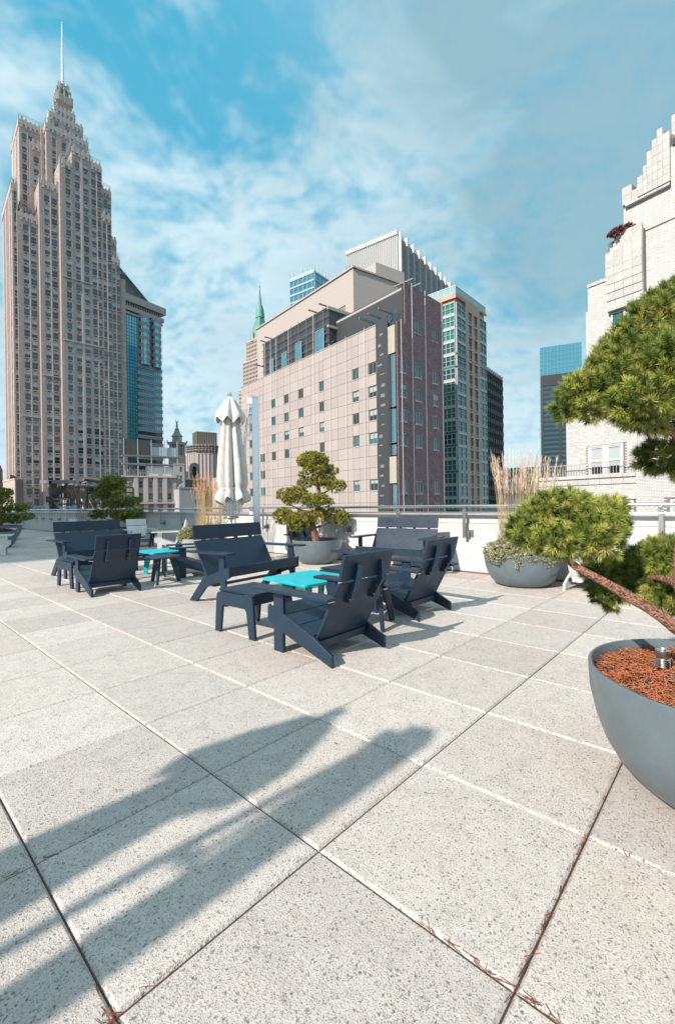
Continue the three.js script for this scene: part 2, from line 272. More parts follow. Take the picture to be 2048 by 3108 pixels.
lounge('white lounge chair at the right hidden behind the near pine', [2.93, -5.22], [.72, -.69], mat.whiteBoard, WH);
lounge('white lounge chair in the shade behind the leftmost settee', [-8.2, -14.1], [.42, .905], mat.whiteBoard, WH);

function ottoman(label, p, dir, group) {
  const o = thing('footstool', label, 'footstool', [p[0], 0, p[1]], turnTo(...dir), group);
  const s = uvm(plank([[-.262, 0], [-.238, .30], [-.225, .335], [-.20, .346], [.20, .346], [.225, .335], [.238, .30], [.262, 0], [.188, 0], [.158, .215], [.14, .238], [-.14, .238], [-.158, .215], [-.188, 0]], .026));
  for (const z of [-1, 1]) { const m = part('leg_frame', s, mat.navy, o); m.position.z = z * .212; }
  for (let k = 0; k < 4; k++) part('slat', uvm(rbx(.47, .02, .0955, .003, 0, .357, -.1485 + k * .099)), mat.navy, o);
  for (const x of [-.205, .205]) part('apron', uvm(rbx(.02, .075, .395, .002, x, .305, 0)), mat.navy, o);
}
ottoman('navy slatted footstool between the middle settee and the nearest chair', [-.735, -3.90], [.776, .63], 'navy footstools');
ottoman('navy slatted footstool in front of the leftmost settee', [-3.62, -6.31], [.78, .625], 'navy footstools');
ottoman('navy slatted footstool behind the nearer turquoise table', [.10, -5.10], [.72, .69], 'navy footstools');
ottoman('navy slatted footstool in front of the chair that faces left', [-2.98, -7.05], [.42, .90], 'navy footstools');
function roundTable(label, p, turn, group) {
  const o = thing('side_table', label, 'side table', [p[0], 0, p[1]], turn, group);
  part('table_top', uvm(new THREE.LatheGeometry([[0, .36], [.236, .36], [.24, .364], [.24, .378], [.236, .382], [0, .382]].map((q) => new THREE.Vector2(...q)), 48)), mat.navy, o);
  const leg = uvm(plank([[.196, 0], [.248, 0], [.175, .36], [.085, .36]], .026));
  for (let k = 0; k < 3; k++) { const m = part('leg', leg, mat.navy, o); m.rotation.y = k * TAU / 3; }
  part('brace', uvm(new THREE.CylinderGeometry(.06, .06, .02, 20).translate(0, .348, 0)), mat.navy, o);
}
roundTable('round navy side table between the two chairs seen from behind', [.325, -4.00], .72, 'round side tables');
roundTable('round navy side table beside the farther turquoise table', [-2.511, -6.40], .55, 'round side tables');
roundTable('small dark round table in the far shade by the white chairs', [-5.02, -12.3], .2, 'round side tables');
function squareTable(label, p, dir, m, name = 'low_table', group) {
  const o = thing(name, label, 'table', [p[0], 0, p[1]], turnTo(...dir), group), r = .33, c = .05, s = new THREE.Shape();
  s.moveTo(-r + c, -r); s.lineTo(r - c, -r); s.quadraticCurveTo(r, -r, r, -r + c); s.lineTo(r, r - c); s.quadraticCurveTo(r, r, r - c, r); s.lineTo(-r + c, r); s.quadraticCurveTo(-r, r, -r, r - c); s.lineTo(-r, -r + c); s.quadraticCurveTo(-r, -r, -r + c, -r);
  part('table_top', uvm(new THREE.ExtrudeGeometry(s, { depth: .016, bevelEnabled: true, bevelThickness: .004, bevelSize: .004, bevelOffset: -.004, bevelSegments: 2, curveSegments: 8 }).rotateX(-Math.PI / 2).translate(0, .360, 0)), m, o);
  const leg = uvm(plank([[.225, 0], [.285, 0], [.255, .352], [.15, .352]], .026));
  for (let k = 0; k < 4; k++) { const l = part('leg', leg, m, o); l.rotation.y = Math.PI / 4 + k * Math.PI / 2; }
  part('under_frame', uvm(b2(-.17, .17, .33, .352, -.17, .17)), m, o);
}
squareTable('bright turquoise low table in front of the middle settee', [-.29, -4.36], [.7, .714], mat.teal, 'turquoise_table', 'turquoise tables');
squareTable('bright turquoise low table behind the left lounge chair', [-2.86, -7.24], [.77, .64], mat.teal, 'turquoise_table', 'turquoise tables');
squareTable('bright turquoise low table glimpsed through the near pine', [3.75, -5.55], [.7, .714], mat.teal, 'turquoise_table', 'turquoise tables');
squareTable('square navy low table in front of the grey speckled settee', [.33, -6.83], [.6, .8], mat.navy, 'low_table');

// ---------------------------------------------------------------- closed cantilever umbrellas
function umbrella(label, p, turn, group, full = 1) {
  const o = thing('closed_umbrella', label, 'umbrella', [p[0], 0, p[1]], turn, group);           // mast stands at the root, canopy hangs at -x
  const mast = [rbx(.12, 3.12, .12, .012, 0, 1.6, 0)]; for (const s of [-1, 1]) { mast.push(bx(.018, 3.10, .012, s * .035, 1.6, .064)); mast.push(bx(.012, 3.1, .018, .064, 1.6, s * .035)); }
  part('mast', join(mast), mat.alu, o); part('mast_cap', rbx(.128, .03, .128, .006, 0, 3.17, 0), mat.alu, o);
  part('base_plate', join([rbx(.7, .05, .7, .01, 0, .03, 0), rbx(.2, .16, .2, .01, 0, .12, 0)]), mat.steelDull, o);
  part('crank_box', join([rbx(.07, .16, .09, .008, -.1, .99, .02), rbx(.05, .05, .06, .008, -.1, .84, .02)]), mat.white, o);
  part('arm_bracket', rbx(.09, .12, .06, .006, -.10, 3.09, 0), mat.white, o);
  part('arm', join([bar([-.10, 3.04, 0], [-.19, 2.42, .02], .022, 8), bar([-.19, 2.42, .02], [-.205, 1.92, .02], .024, 8), bar([-.07, 2.95, -.03], [-.105, 2.46, 0], .015, 6), rbx(.10, .035, .05, .004, -.14, 2.44, .01), rbx(.09, .04, .05, .004, -.09, 2.86, 0)]), mat.alu, o);
  const cx = -.47, pleat = (h, u, k) => { const n = 8; return Math.pow(Math.abs(Math.sin(u * n / 2 + .6 + k + h * .10 + .16 * Math.sin(h * 1.3 + u))), .7); };
  const cloth = (rows, cols, fn) => { const P = [], I = []; for (let j = 0; j <= rows; j++) for (let i = 0; i <= cols; i++) { const q = fn(j / rows, i / cols * TAU); P.push(...q); } for (let j = 0; j < rows; j++) for (let i = 0; i < cols; i++) { const a = j * (cols + 1) + i, b = a + cols + 1; I.push(a, b, a + 1, b, b + 1, a + 1); } const g = new THREE.BufferGeometry(); g.setAttribute('position', new THREE.Float32BufferAttribute(P, 3)); g.setIndex(I); const q = uvm(g); q.deleteAttribute('normal'); const r = toCreasedNormals(q, 1.1); return r; };
  const body = (t, u) => {
    const hem = .06 * (Math.abs(((u * 8 / TAU + .2) % 1) * 2 - 1) * 2 - 1) + .03 * Math.sin(u * 3), h = 2.98 - t * (1.80 + hem), strap = Math.exp(-Math.pow((h - 1.40) / .07, 2));
    let R = .15 + .125 * sstep(0, .8, t) + .045 * sstep(.84, 1, t); R *= (1 - .12 * strap) * full;
    const dp = .34 + .16 * t, r = R * (1 - dp + dp * pleat(h, u, 0)) + .008 * noise3(Math.cos(u) * 2.2, h * 1.1, Math.sin(u) * 2.2) + .0035 * noise3(Math.cos(u) * 7, h * 9, Math.sin(u) * 7);
    return [cx + Math.cos(u) * r * 1.08 + .03 * t, h, Math.sin(u) * r];
  };
  const can = part('canopy', cloth(60, 144, body), mat.cloth, o);
  part('strap', cloth(3, 96, (t, u) => { const R = .262 * (.66 + .34 * pleat(1.4, u, 0)) * .93 * full; return [cx + Math.cos(u) * R * 1.08 + .028, 1.375 + t * .05 + .012 * Math.sin(u), Math.sin(u) * R]; }), mat.cloth, can);
  part('canopy_cap', cloth(26, 128, (t, u) => {
    const hem = .06 * (Math.abs(((u * 8 / TAU + .35) % 1) * 2 - 1) * 2 - 1), h = 3.165 - Math.pow(t, 1.15) * (.47 + hem), R = .03 + .065 * sstep(0, .2, t) + .185 * full * sstep(.05, 1, t), dp = .10 + .16 * t;
    const r = R * (1 - dp + dp * pleat(h, u, .1)) + .008 * noise3(Math.cos(u) * 3, h * 4, Math.sin(u) * 3); return [cx + Math.cos(u) * r * 1.05, h, Math.sin(u) * r];
  }), mat.cloth, o);
  const fin = part('finial', new THREE.SphereGeometry(.042, 20, 14).translate(cx, 3.215, 0), mat.chrome, o); part('finial_neck', new THREE.CylinderGeometry(.018, .026, .05, 12).translate(cx, 3.165, 0), mat.chrome, fin);
  for (let k = 0; k < 8; k++) { const a = k / 8 * TAU + .2, r = .15; part('rib', join([bar([cx + Math.cos(a) * r, .90, Math.sin(a) * r], [cx + Math.cos(a) * (r + .02), 1.45, Math.sin(a) * (r + .02)], .011, 6), bar([cx + Math.cos(a) * r * .62, .86, Math.sin(a) * r * .62], [cx + Math.cos(a) * r * .7, 1.35, Math.sin(a) * r * .7], .008, 6)]), mat.alu, o); }
  part('rib_hub', join([new THREE.TorusGeometry(.12, .022, 8, 24).rotateX(Math.PI / 2).translate(cx, .87, 0), new THREE.CylinderGeometry(.06, .05, .07, 12).translate(cx, .86, 0)]), mat.steelDull, o);
  part('pole', new THREE.CylinderGeometry(.02, .02, 2.4, 10).translate(cx, 1.98, 0), mat.alu, o);
  return o;
}
umbrella('closed off white cantilever umbrella strapped beside its aluminium mast', [-1.56, -8.6], .18, 'cantilever umbrellas');
umbrella('closed umbrella behind the camera whose shadow falls across the near paving', [-2.76, 1.185], turnTo(.919, .394), 'cantilever umbrellas', .66);
// ---------------------------------------------------------------- planters and plants
const bowlProfile = (R, H) => { const o = [[.0, 0], [.50, 0], [.60, .015], [.70, .07], [.80, .18], [.88, .34], [.94, .53], [.985, .78], [1, 1]].map(([r, y]) => [r * R, y * H]); const inn = o.slice(3).reverse().map(([r, y]) => [r - .022, y]); inn[0][1] = H; return [...o.slice(0, -1), [R - .003, H - .004], [R - .006, H], [R - .018, H], ...inn.slice(1), [0, .1 * H]].map((q) => new THREE.Vector2(...q)); };
function bowl(name, label, p, R, H, m, group) {
  const o = thing(name, label, 'planter', [p[0], 0, p[1]], 0, group);
  part('bowl_shell', uvm(new THREE.LatheGeometry(bowlProfile(R, H), 72)), m, o);
  const s = new THREE.CircleGeometry(R - .022, 48, 0, TAU).rotateX(-Math.PI / 2), q = s.attributes.position;
  part('soil', uvm(new THREE.LatheGeometry([[0, H * .6], [R * .86, H * .6], [R * .94, H * .84], [R * .5, H * .90], [0, H * .93]].map((v) => new THREE.Vector2(...v)), 40)), mat.soil, o);
  return o;
}
function tuftGeo(n, L, w, spread, seed) {
  const r = rngOf(seed), P = [], Nn = [];
  const y = new THREE.Vector3(), s = new THREE.Vector3();
  for (let i = 0; i < n; i++) {
    const a = r() * TAU, t = Math.pow(r(), .75) * spread, base = L * .55 * r(), l = L * (.75 + .4 * r());
    y.set(Math.sin(t) * Math.cos(a), Math.cos(t), Math.sin(t) * Math.sin(a)); s.set(-Math.sin(a + r() * 2), .3 * (r() - .5), Math.cos(a + r() * 2)).cross(y).normalize().multiplyScalar(w / 2);
    const bx0 = 0, by = base - L * .3, bz = 0; P.push(bx0 - s.x, by - s.y, bz - s.z, bx0 + s.x, by + s.y, bz + s.z, bx0 + y.x * l, by + y.y * l, bz + y.z * l);
  }
  const g = new THREE.BufferGeometry(); g.setAttribute('position', new THREE.Float32BufferAttribute(P, 3)); g.computeVertexNormals(); return g;
}
const foliageMat = new THREE.MeshStandardMaterial({ color: lin(1, 1, 1), roughness: .48, side: THREE.DoubleSide });
function crown(root, name, pads, tuft, spacing, cols, inner = .5, apart = 0) {
  const list = []; const up = new THREE.Vector3(0, 1, 0), q = new THREE.Quaternion(), n = new THREE.Vector3();
  for (const [x, y, z, a, b, c = a] of pads) {
    const area = 4 * Math.PI * Math.pow((Math.pow(a * b, 1.6) + Math.pow(a * c, 1.6) + Math.pow(b * c, 1.6)) / 3, 1 / 1.6), N = Math.round(area / (spacing * spacing) * (1 + inner));
    for (let i = 0; i < N; i++) {
      n.set(rr(-1, 1), rr(-1, 1), rr(-1, 1)); if (n.length() > 1 || n.length() < .05) { i--; continue; } n.normalize(); if (n.y < -.55 && rnd() < .6) continue;
      const deep = i / N > 1 / (1 + inner) ? rr(.35, .85) : 1 + .10 * noise3(x * 9 + n.x * 2.2, y * 9 + n.y * 2.2, z * 9 + n.z * 2.2) + rr(-.07, .05);
      const pos = new THREE.Vector3(x + n.x * a * deep, y + n.y * b * deep, z + n.z * c * deep), dir = new THREE.Vector3(n.x / a, n.y / b, n.z / c).normalize().multiplyScalar(1).add(new THREE.Vector3(rr(-.45, .45), rr(0, .7), rr(-.45, .45))).normalize();
      if (apart && list.some((o) => o[0].distanceToSquared(pos) < apart * apart)) continue;
      list.push([pos, dir, rr(.8, 1.25), rnd()]);
    }
  }
  const m = new THREE.InstancedMesh(tuft, foliageMat, list.length); m.name = name; m.castShadow = m.receiveShadow = true;
  const M = new THREE.Matrix4(), sp = new THREE.Quaternion(), s = new THREE.Vector3(), C = new THREE.Color();
  list.forEach(([p, d, k, h], i) => { q.setFromUnitVectors(up, d); sp.setFromAxisAngle(up, h * TAU); q.multiply(sp); M.compose(p, q, s.setScalar(k)); m.setMatrixAt(i, M); const pn = .5 + .5 * noise3(p.x * 5, p.y * 5, p.z * 5), ci = Math.min(cols.length - 1, Math.floor((pn * .45 + rnd() * .7) * cols.length * .9)), j = rr(.6, 1.3); C.setRGB(cols[ci][0] * j, cols[ci][1] * j, cols[ci][2] * j); m.setColorAt(i, C); });
  m.userData.kind = 'stuff'; root.add(m); return m;
}
const needleNear = tuftGeo(130, .034, .0030, 1.35, 5), needleMid = tuftGeo(80, .034, .0036, 1.4, 6), needleFar = tuftGeo(40, .05, .0075, 1.5, 7);
const greens = [[.06, .10, .022], [.12, .18, .034], [.21, .27, .05], [.33, .37, .075], [.46, .46, .13]], yellows = [[.09, .14, .028], [.18, .22, .04], [.32, .32, .06], [.48, .41, .085], [.60, .46, .12]];

// the near bowl: a trained pine, needle mulch, a spike lamp
bowl('planter_bowl', 'large blue grey bowl planter cut off by the right edge', [1.45, -1.63], .48, .43, mat.bowl, 'grey bowl planters');
{
  const t = thing('trained_pine', 'trained pine with a bare slanting branch in the near bowl', 'tree', [1.42, .36, -1.63]);
  const L = (a) => a.map((p) => [p[0] - 1.42, p[1] - .36, p[2] + 1.63]);
  part('trunk', uvm(limb(L([[1.43, .33, -1.63], [1.35, .55, -1.64], [1.285, .72, -1.655], [1.285, .92, -1.66], [1.35, 1.2, -1.66], [1.42, 1.55, -1.65], [1.45, 1.8, -1.65]]), .042, .018, 10, 20)), mat.bark, t);
  for (const [a, r0, r1] of [[[[1.345, .53, -1.645], [1.20, .655, -1.70], [1.08, .745, -1.78], [.965, .825, -1.86], [.90, .93, -1.93]], .028, .012], [[[1.286, .75, -1.66], [1.32, .76, -1.8], [1.36, .74, -2.0]], .02, .009], [[[1.335, 1.15, -1.66], [1.26, 1.32, -1.66], [1.08, 1.45, -1.66]], .022, .009], [[[1.36, 1.25, -1.66], [1.24, 1.5, -1.68], [1.14, 1.63, -1.73]], .02, .008], [[[1.325, 1.1, -1.66], [1.33, 1.18, -1.72], [1.33, 1.24, -1.78]], .014, .006], [[[1.41, 1.5, -1.65], [1.5, 1.65, -1.6], [1.6, 1.7, -1.55]], .018, .007]]) part('branch', uvm(limb(L(a), r0, r1, 8, 12)), mat.bark, t);
  const pads = [[.835, .955, -1.97, .075, .07], [.895, 1.0, -1.95, .09, .08], [.98, 1.035, -1.95, .12, .085], [1.06, .95, -1.87, .11, .10], [1.14, .99, -1.95, .10, .085], [.94, .93, -1.9, .11, .075], [1.20, 1.04, -1.97, .055, .05],
    [1.37, .74, -2.08, .12, .09], [1.46, .82, -1.98, .13, .08], [1.27, .67, -2.08, .085, .085], [1.45, .69, -1.93, .11, .09], [1.22, .75, -2.08, .075, .065],
    [1.0, 1.50, -1.75, .10, .09], [1.09, 1.545, -1.74, .12, .11], [1.165, 1.645, -1.74, .12, .115], [1.25, 1.75, -1.70, .12, .11], [1.38, 1.82, -1.70, .14, .11], [1.11, 1.445, -1.62, .11, .08], [1.22, 1.55, -1.60, .15, .14], [1.22, 1.44, -1.70, .12, .09], [1.36, 1.66, -1.66, .17, .15], [1.50, 1.75, -1.60, .2, .16], [1.45, 1.5, -1.6, .16, .12], [.925, 1.465, -1.78, .055, .05],
    [1.30, 1.255, -1.80, .075, .055], [1.37, 1.235, -1.76, .09, .06]].map((a) => [a[0] - 1.42, a[1] - .36, a[2] + 1.63, a[3], a[4]]);
  crown(t, 'crown', pads, needleNear, .013, greens, 1.0, .0265);
  const N = []; const g = bar([-.5, 0, 0], [.5, 0, 0], 1, 3); const im = new THREE.InstancedMesh(g, new THREE.MeshStandardMaterial({ color: lin(1, 1, 1), roughness: .8 }), 9000); im.name = 'needle_mulch';
  const M = new THREE.Matrix4(), q = new THREE.Quaternion(), C = new THREE.Color();
  for (let i = 0; i < 9000; i++) { const a = rnd() * TAU, r = Math.sqrt(rnd()) * .445, y = .385 + .02 * (1 - r / .45) + .012 * noise3(Math.cos(a) * r * 14, 1, Math.sin(a) * r * 14) + rr(0, .016); q.setFromEuler(new THREE.Euler(rr(-.3, .3), rnd() * TAU, rr(-.4, .4))); M.compose(new THREE.Vector3(1.45 + Math.cos(a) * r, y, -1.63 + Math.sin(a) * r), q, new THREE.Vector3(rr(.02, .055), .0009, .0013)); im.setMatrixAt(i, M); const k = rnd(); k < .22 ? C.setRGB(.08, .045, .03) : k < .30 ? C.setRGB(.45, .33, .26) : C.setRGB(rr(.45, .75), rr(.13, .24), rr(.05, .10)); im.setColorAt(i, C); }
  im.castShadow = im.receiveShadow = true; im.userData = { kind: 'stuff', label: 'orange brown needle mulch filling the near bowl', category: 'mulch' }; scene.add(im);
  const s = thing('spike_light', 'small steel spike spotlight standing in the near bowl', 'lamp', [1.30, .395, -1.80]);
  const pr = [[0, 0], [.02, 0], [.02, .012]]; for (let k = 0; k < 5; k++) pr.push([.026, .016 + k * .007], [.026, .020 + k * .007], [.022, .021 + k * .007], [.022, .0225 + k * .007]); pr.push([.026, .055], [.026, .082], [.024, .084], [.019, .084], [.018, .07], [0, .07]);
  part('housing', new THREE.LatheGeometry(pr.map((v) => new THREE.Vector2(...v)), 28), mat.steel, s); part('lens', new THREE.CylinderGeometry(.017, .017, .004, 20).translate(0, .074, 0), mat.black, s); part('knuckle', join([rbx(.012, .024, .064, .003, 0, .03, 0), bar([0, 0, 0], [0, -.05, 0], .007, 8)]), mat.black, s);
}
// the far bowl with a pine grown in tiers
function tieredPine(name, label, p, s, cols, tuft, spacing, turn, group, wide = 1) {
  const t = thing(name, label, 'tree', [p[0], .36, p[1]], turn, group), k = .001164 * s, X = (x) => (x - 870) * k * wide, Y = (y) => (1560 - y) * k + .02;
  part('trunk', uvm(limb([[X(880), -.06, 0], [X(850), Y(1450), 0], [X(815), Y(1320), .02], [X(830), Y(1180), 0], [X(905), Y(980), .02], [X(920), Y(760), 0], [X(880), Y(520), .01], [X(840), Y(260), 0]], .085 * s, .016, 10, 22)), mat.bark, t);
  for (const [a, r0] of [[[[820, 1330, 0], [700, 1320, .05], [590, 1290, .08]], .035], [[[830, 1330, 0], [960, 1290, -.02], [1150, 1230, -.05]], .026], [[[870, 1080, 0], [640, 1040, .04], [430, 930, .06]], .028], [[[900, 990, 0], [880, 960, .12], [830, 920, .2]], .024], [[[920, 800, 0], [1010, 760, 0], [1150, 690, .05]], .026], [[[900, 640, 0], [780, 620, -.05], [700, 600, -.06]], .02], [[[880, 450, 0], [1000, 430, 0], [1110, 420, -.05]], .018], [[[825, 1200, 0], [560, 1140, -.06], [340, 1110, -.1]], .024]]) part('branch', uvm(limb(a.map(([x, y, z]) => [X(x), Y(y), z * s]), r0 * s, .008 * s, 7, 10)), mat.bark, t);
  const P = [[825, 235, 215, 130, 0], [700, 300, 90, 80, .08], [940, 260, 110, 100, .06], [870, 400, 160, 95, .12], [1130, 410, 85, 90, -.05], [1020, 380, 90, 80, 0], [660, 455, 60, 45, .05], [700, 590, 115, 85, -.04], [930, 560, 125, 100, .1], [1080, 560, 100, 80, .02], [1190, 660, 140, 100, .05], [1040, 620, 90, 70, .12],
    [400, 790, 140, 105, .06], [560, 770, 150, 110, .0], [480, 870, 120, 75, .12], [830, 890, 165, 110, .18], [700, 850, 80, 70, .05], [1070, 920, 80, 65, .1], [960, 850, 90, 80, .02],
    [330, 1110, 145, 110, -.06], [480, 1190, 130, 105, .06], [620, 1160, 150, 110, .08], [830, 1150, 145, 105, .16], [950, 1080, 70, 60, -.04], [1150, 1140, 140, 120, -.04], [1290, 1170, 100, 110, -.02], [560, 1320, 95, 55, .1], [720, 1270, 110, 55, .02], [290, 1210, 60, 45, -.05]];
  crown(t, 'crown', P.map(([x, y, a, b, z]) => [X(x), Y(y), z * s, a * k * 1.08 * wide, b * k * 1.0, a * k * 1.04 * wide]), tuft, spacing, cols, .35);
}
bowl('planter_bowl', 'grey bowl planter holding the golden tiered pine', [-.385, -8.36], .47, .44, mat.bowl, 'grey bowl planters');
tieredPine('tiered_pine', 'golden green pine trimmed in tiers beside the umbrella', [-.40, -8.36], 1, yellows, needleMid, .040, 0, 'pines trimmed in tiers');
bowl('planter_bowl', 'grey bowl planter in the shade under the dark green tiered pine', [-7.35, -14.6], .50, .44, mat.bowl, 'grey bowl planters');
tieredPine('tiered_pine', 'dark green pine trimmed in tiers left of the golden one', [-7.35, -14.6], 1.03, greens, needleFar, .06, 2.9, 'pines trimmed in tiers', 1.35);
bowl('planter_bowl', 'dark bowl planter far left by the parapet', [-12.0, -15.95], .62, .50, mat.bowl, 'grey bowl planters');
tieredPine('tiered_pine', 'dark green pine cut off by the left edge', [-12.1, -15.95], .86, greens, needleFar, .062, 3.5, 'pines trimmed in tiers', 1.6);
bowl('planter_bowl', 'dark bowl planter behind the nearest white chair', [-9.66, -12.6], .55, .46, mat.bowl, 'grey bowl planters');
{ const m = thing('low_shrub', 'brown green mound of low plants in the dark left bowl', 'plant', [-9.66, .4, -12.6]); crown(m, 'foliage', [[0, .03, 0, .42, .10]], needleFar, .07, [[.10, .07, .03], [.07, .08, .03]], .2); }
// reed grass
const grassMat = new THREE.MeshStandardMaterial({ color: lin(1, 1, 1), roughness: .7, side: THREE.DoubleSide, vertexColors: true });
function grass(label, p, y0, H, n, lean, plume, spread, group, baseCol = [.22, .20, .07], topCol = [.58, .43, .28], plumeCol = [.66, .52, .40]) {
  const t = thing('reed_grass', label, 'grass', [p[0], y0, p[1]], 0, group), P = [], C = [], up = new THREE.Vector3();
  const blade = (pts, w, c0, c1) => { for (let i = 0; i < pts.length - 1; i++) { const f = i / (pts.length - 1), g = (i + 1) / (pts.length - 1), a = pts[i], b = pts[i + 1], d = b.clone().sub(a).normalize(), s = new THREE.Vector3(d.z + .3, 0, -d.x + .1).normalize(), w0 = w * (1 - f * .75), w1 = w * (1 - g * .75), A = mixc(c0, c1, f), B = mixc(c0, c1, g); const q = [a.clone().addScaledVector(s, -w0), a.clone().addScaledVector(s, w0), b.clone().addScaledVector(s, w1), b.clone().addScaledVector(s, -w1)]; for (const k of [0, 1, 2, 0, 2, 3]) { P.push(q[k].x, q[k].y, q[k].z); C.push(...(k < 2 ? A : B)); } } };
  const Q = [], QC = [];
  for (let i = 0; i < n; i++) {
    const a = rnd() * TAU, r = Math.sqrt(rnd()) * spread, x = Math.cos(a) * r, z = Math.sin(a) * r, tall = rnd() < plume, h = H * (tall ? rr(.72, 1) : rr(.3, .62)), out = tall ? rr(.05, .22) : rr(.2, .55), lx = Math.cos(a) * out * h * .6 + lean[0] * h, lz = Math.sin(a) * out * h * .6 + lean[1] * h, pts = [];
    for (let k = 0; k <= 5; k++) { const f = k / 5; pts.push(new THREE.Vector3(x + lx * f * f, h * (f - (tall ? 0 : .28 * f * f * f)), z + lz * f * f)); }
    const j = rr(.75, 1.2), c0 = baseCol.map((v) => v * j), c1 = topCol.map((v) => v * j); blade(pts, tall ? .0028 : .0045, c0, c1);
    if (tall) { const e = pts[5], pc = plumeCol.map((v) => v * rr(.8, 1.2)), d = pts[5].clone().sub(pts[4]).normalize(); for (let m = 0; m < 16; m++) { const o = e.clone().addScaledVector(d, -h * .2 * rnd()), dd = d.clone().add(new THREE.Vector3(rr(-.28, .28), rr(0, .3), rr(-.28, .28))).normalize(); blade([o, o.clone().addScaledVector(dd, .05)], .003, pc, pc); } }
  }
  const g = new THREE.BufferGeometry(); g.setAttribute('position', new THREE.Float32BufferAttribute(P, 3)); g.setAttribute('color', new THREE.Float32BufferAttribute(C, 3)); g.computeVertexNormals();
  stuff(part('blades', g, grassMat, t)); return t;
}
bowl('planter_bowl', 'grey bowl planter with creeping plants and tall reed grass', [2.42, -5.88], .485, .42, mat.bowl, 'grey bowl planters');
grass('tall tan reed grass in the grey bowl behind the near pine', [2.36, -5.98], .36, 1.40, 170, [.02, 0], .62, .2, 'reed grasses');
grass('thin tan reed grass at the back of the same bowl', [2.66, -6.0], .36, 1.30, 80, [.05, 0], .85, .2, 'reed grasses');
grass('golden reed grass behind the middle settee', [-2.62, -9.3], .30, 1.5, 260, [.02, 0], .55, .3, 'reed grasses', [.30, .24, .06], [.50, .30, .12], [.55, .33, .20]);
grass('wispy leaning reed grass left of the dark green pine', [-7.75, -13.6], .36, 1.55, 150, [-.16, 0], .7, .15, 'reed grasses', [.12, .13, .06], [.36, .26, .17], [.45, .30, .24]);
grass('small reed grass by the white wall at the far left', [-7.0, -12.6], .3, .5, 40, [0, 0], .2, .1, 'reed grasses');
function leafMound(name, label, p, pads, size, spacing, cols, trail = 0) {
  const t = thing(name, label, 'plant', p), P = []; for (let k = 0; k < 7; k++) { const a = rr(0, TAU), e = rr(.2, 1.3), d = new THREE.Vector3(Math.cos(a) * Math.cos(e), Math.sin(e), Math.sin(a) * Math.cos(e)), s = new THREE.Vector3(-Math.sin(a), 0, Math.cos(a)), o = d.clone().multiplyScalar(size * .25), m = d.clone().multiplyScalar(size * .75), b = d.clone().multiplyScalar(size * 1.25), w = size * .24; P.push(o.x, o.y, o.z, m.x - s.x * w, m.y, m.z - s.z * w, m.x + s.x * w, m.y + .002, m.z + s.z * w, m.x - s.x * w, m.y, m.z - s.z * w, b.x, b.y - .002, b.z, m.x + s.x * w, m.y + .002, m.z + s.z * w); }
  const g = new THREE.BufferGeometry(); g.setAttribute('position', new THREE.Float32BufferAttribute(P, 3)); g.computeVertexNormals();
  crown(t, 'foliage', pads, g, spacing, cols, .4); return t;
}
leafMound('creeping_plant', 'pale green creeping plant spilling over the right grey bowl', [2.42, .40, -5.88], [[-.25, .05, .12, .26, .14, .26], [-.02, .08, .2, .27, .15, .24], [.18, .06, .22, .22, .12, .2], [-.36, .01, .2, .14, .11, .14], [0, .0, .40, .24, .08, .09], [-.22, -.06, .40, .06, .08, .05], [.12, -.05, .43, .07, .09, .05], [.28, .0, .34, .1, .08, .1], [-.1, .16, 0, .2, .1, .2]], .024, .030, [[.16, .18, .08], [.24, .25, .13], [.33, .33, .19], [.40, .38, .24], [.24, .22, .10]]);
{ // a leafy stem among the reeds
  const t = thing('leafy_stem', 'broad leaved stems rising from the right grey bowl', 'plant', [2.46, .40, -5.85]), lf = []; for (const [x, y, z] of [[.02, .78, 0], [-.1, .62, .05], [.1, .66, -.02], [.16, .84, .03], [.05, .55, .05], [-.16, .5, .03], [.2, .6, 0]]) { part('stem', bar([x * .3, -.05, z], [x, y, z], .004, 5), S(lin(.16, .13, .05), .8), t); for (let k = 0; k < 5; k++) { const s = new THREE.Shape(); s.moveTo(0, 0); s.quadraticCurveTo(.022, .03, 0, .075); s.quadraticCurveTo(-.022, .03, 0, 0); const g = new THREE.ExtrudeGeometry(s, { depth: .0012, bevelEnabled: false, curveSegments: 4 }); g.rotateX(rr(.3, 1.4)).rotateY(rnd() * TAU).translate(x, y - rr(0, .2), z); const q = part('leaf', g, S(lin(.22, .20, .05), .6), t); q.userData = {}; } } }
bowl('planter_bowl', 'pale grey pot with a bushy shrub left of the middle settee', [-2.78, -8.75], .27, .46, mat.concrete, 'grey bowl planters');
leafMound('bushy_shrub', 'pale green bushy shrub in the pale grey pot', [-2.78, .46, -8.75], [[-.10, .08, .05, .19, .13], [.08, .09, 0, .18, .13], [-.02, .14, -.05, .16, .10], [-.22, .04, .08, .10, .10]], .028, .032, [[.20, .20, .07], [.29, .28, .12], [.38, .36, .18]]);
bowl('planter_bowl', 'low grey trough bowl under the golden reed grass', [-2.62, -9.3], .36, .40, mat.bowl, 'grey bowl planters');
bowl('planter_bowl', 'grey bowl under the wispy leaning grass', [-7.75, -13.6], .36, .40, mat.bowl, 'grey bowl planters');
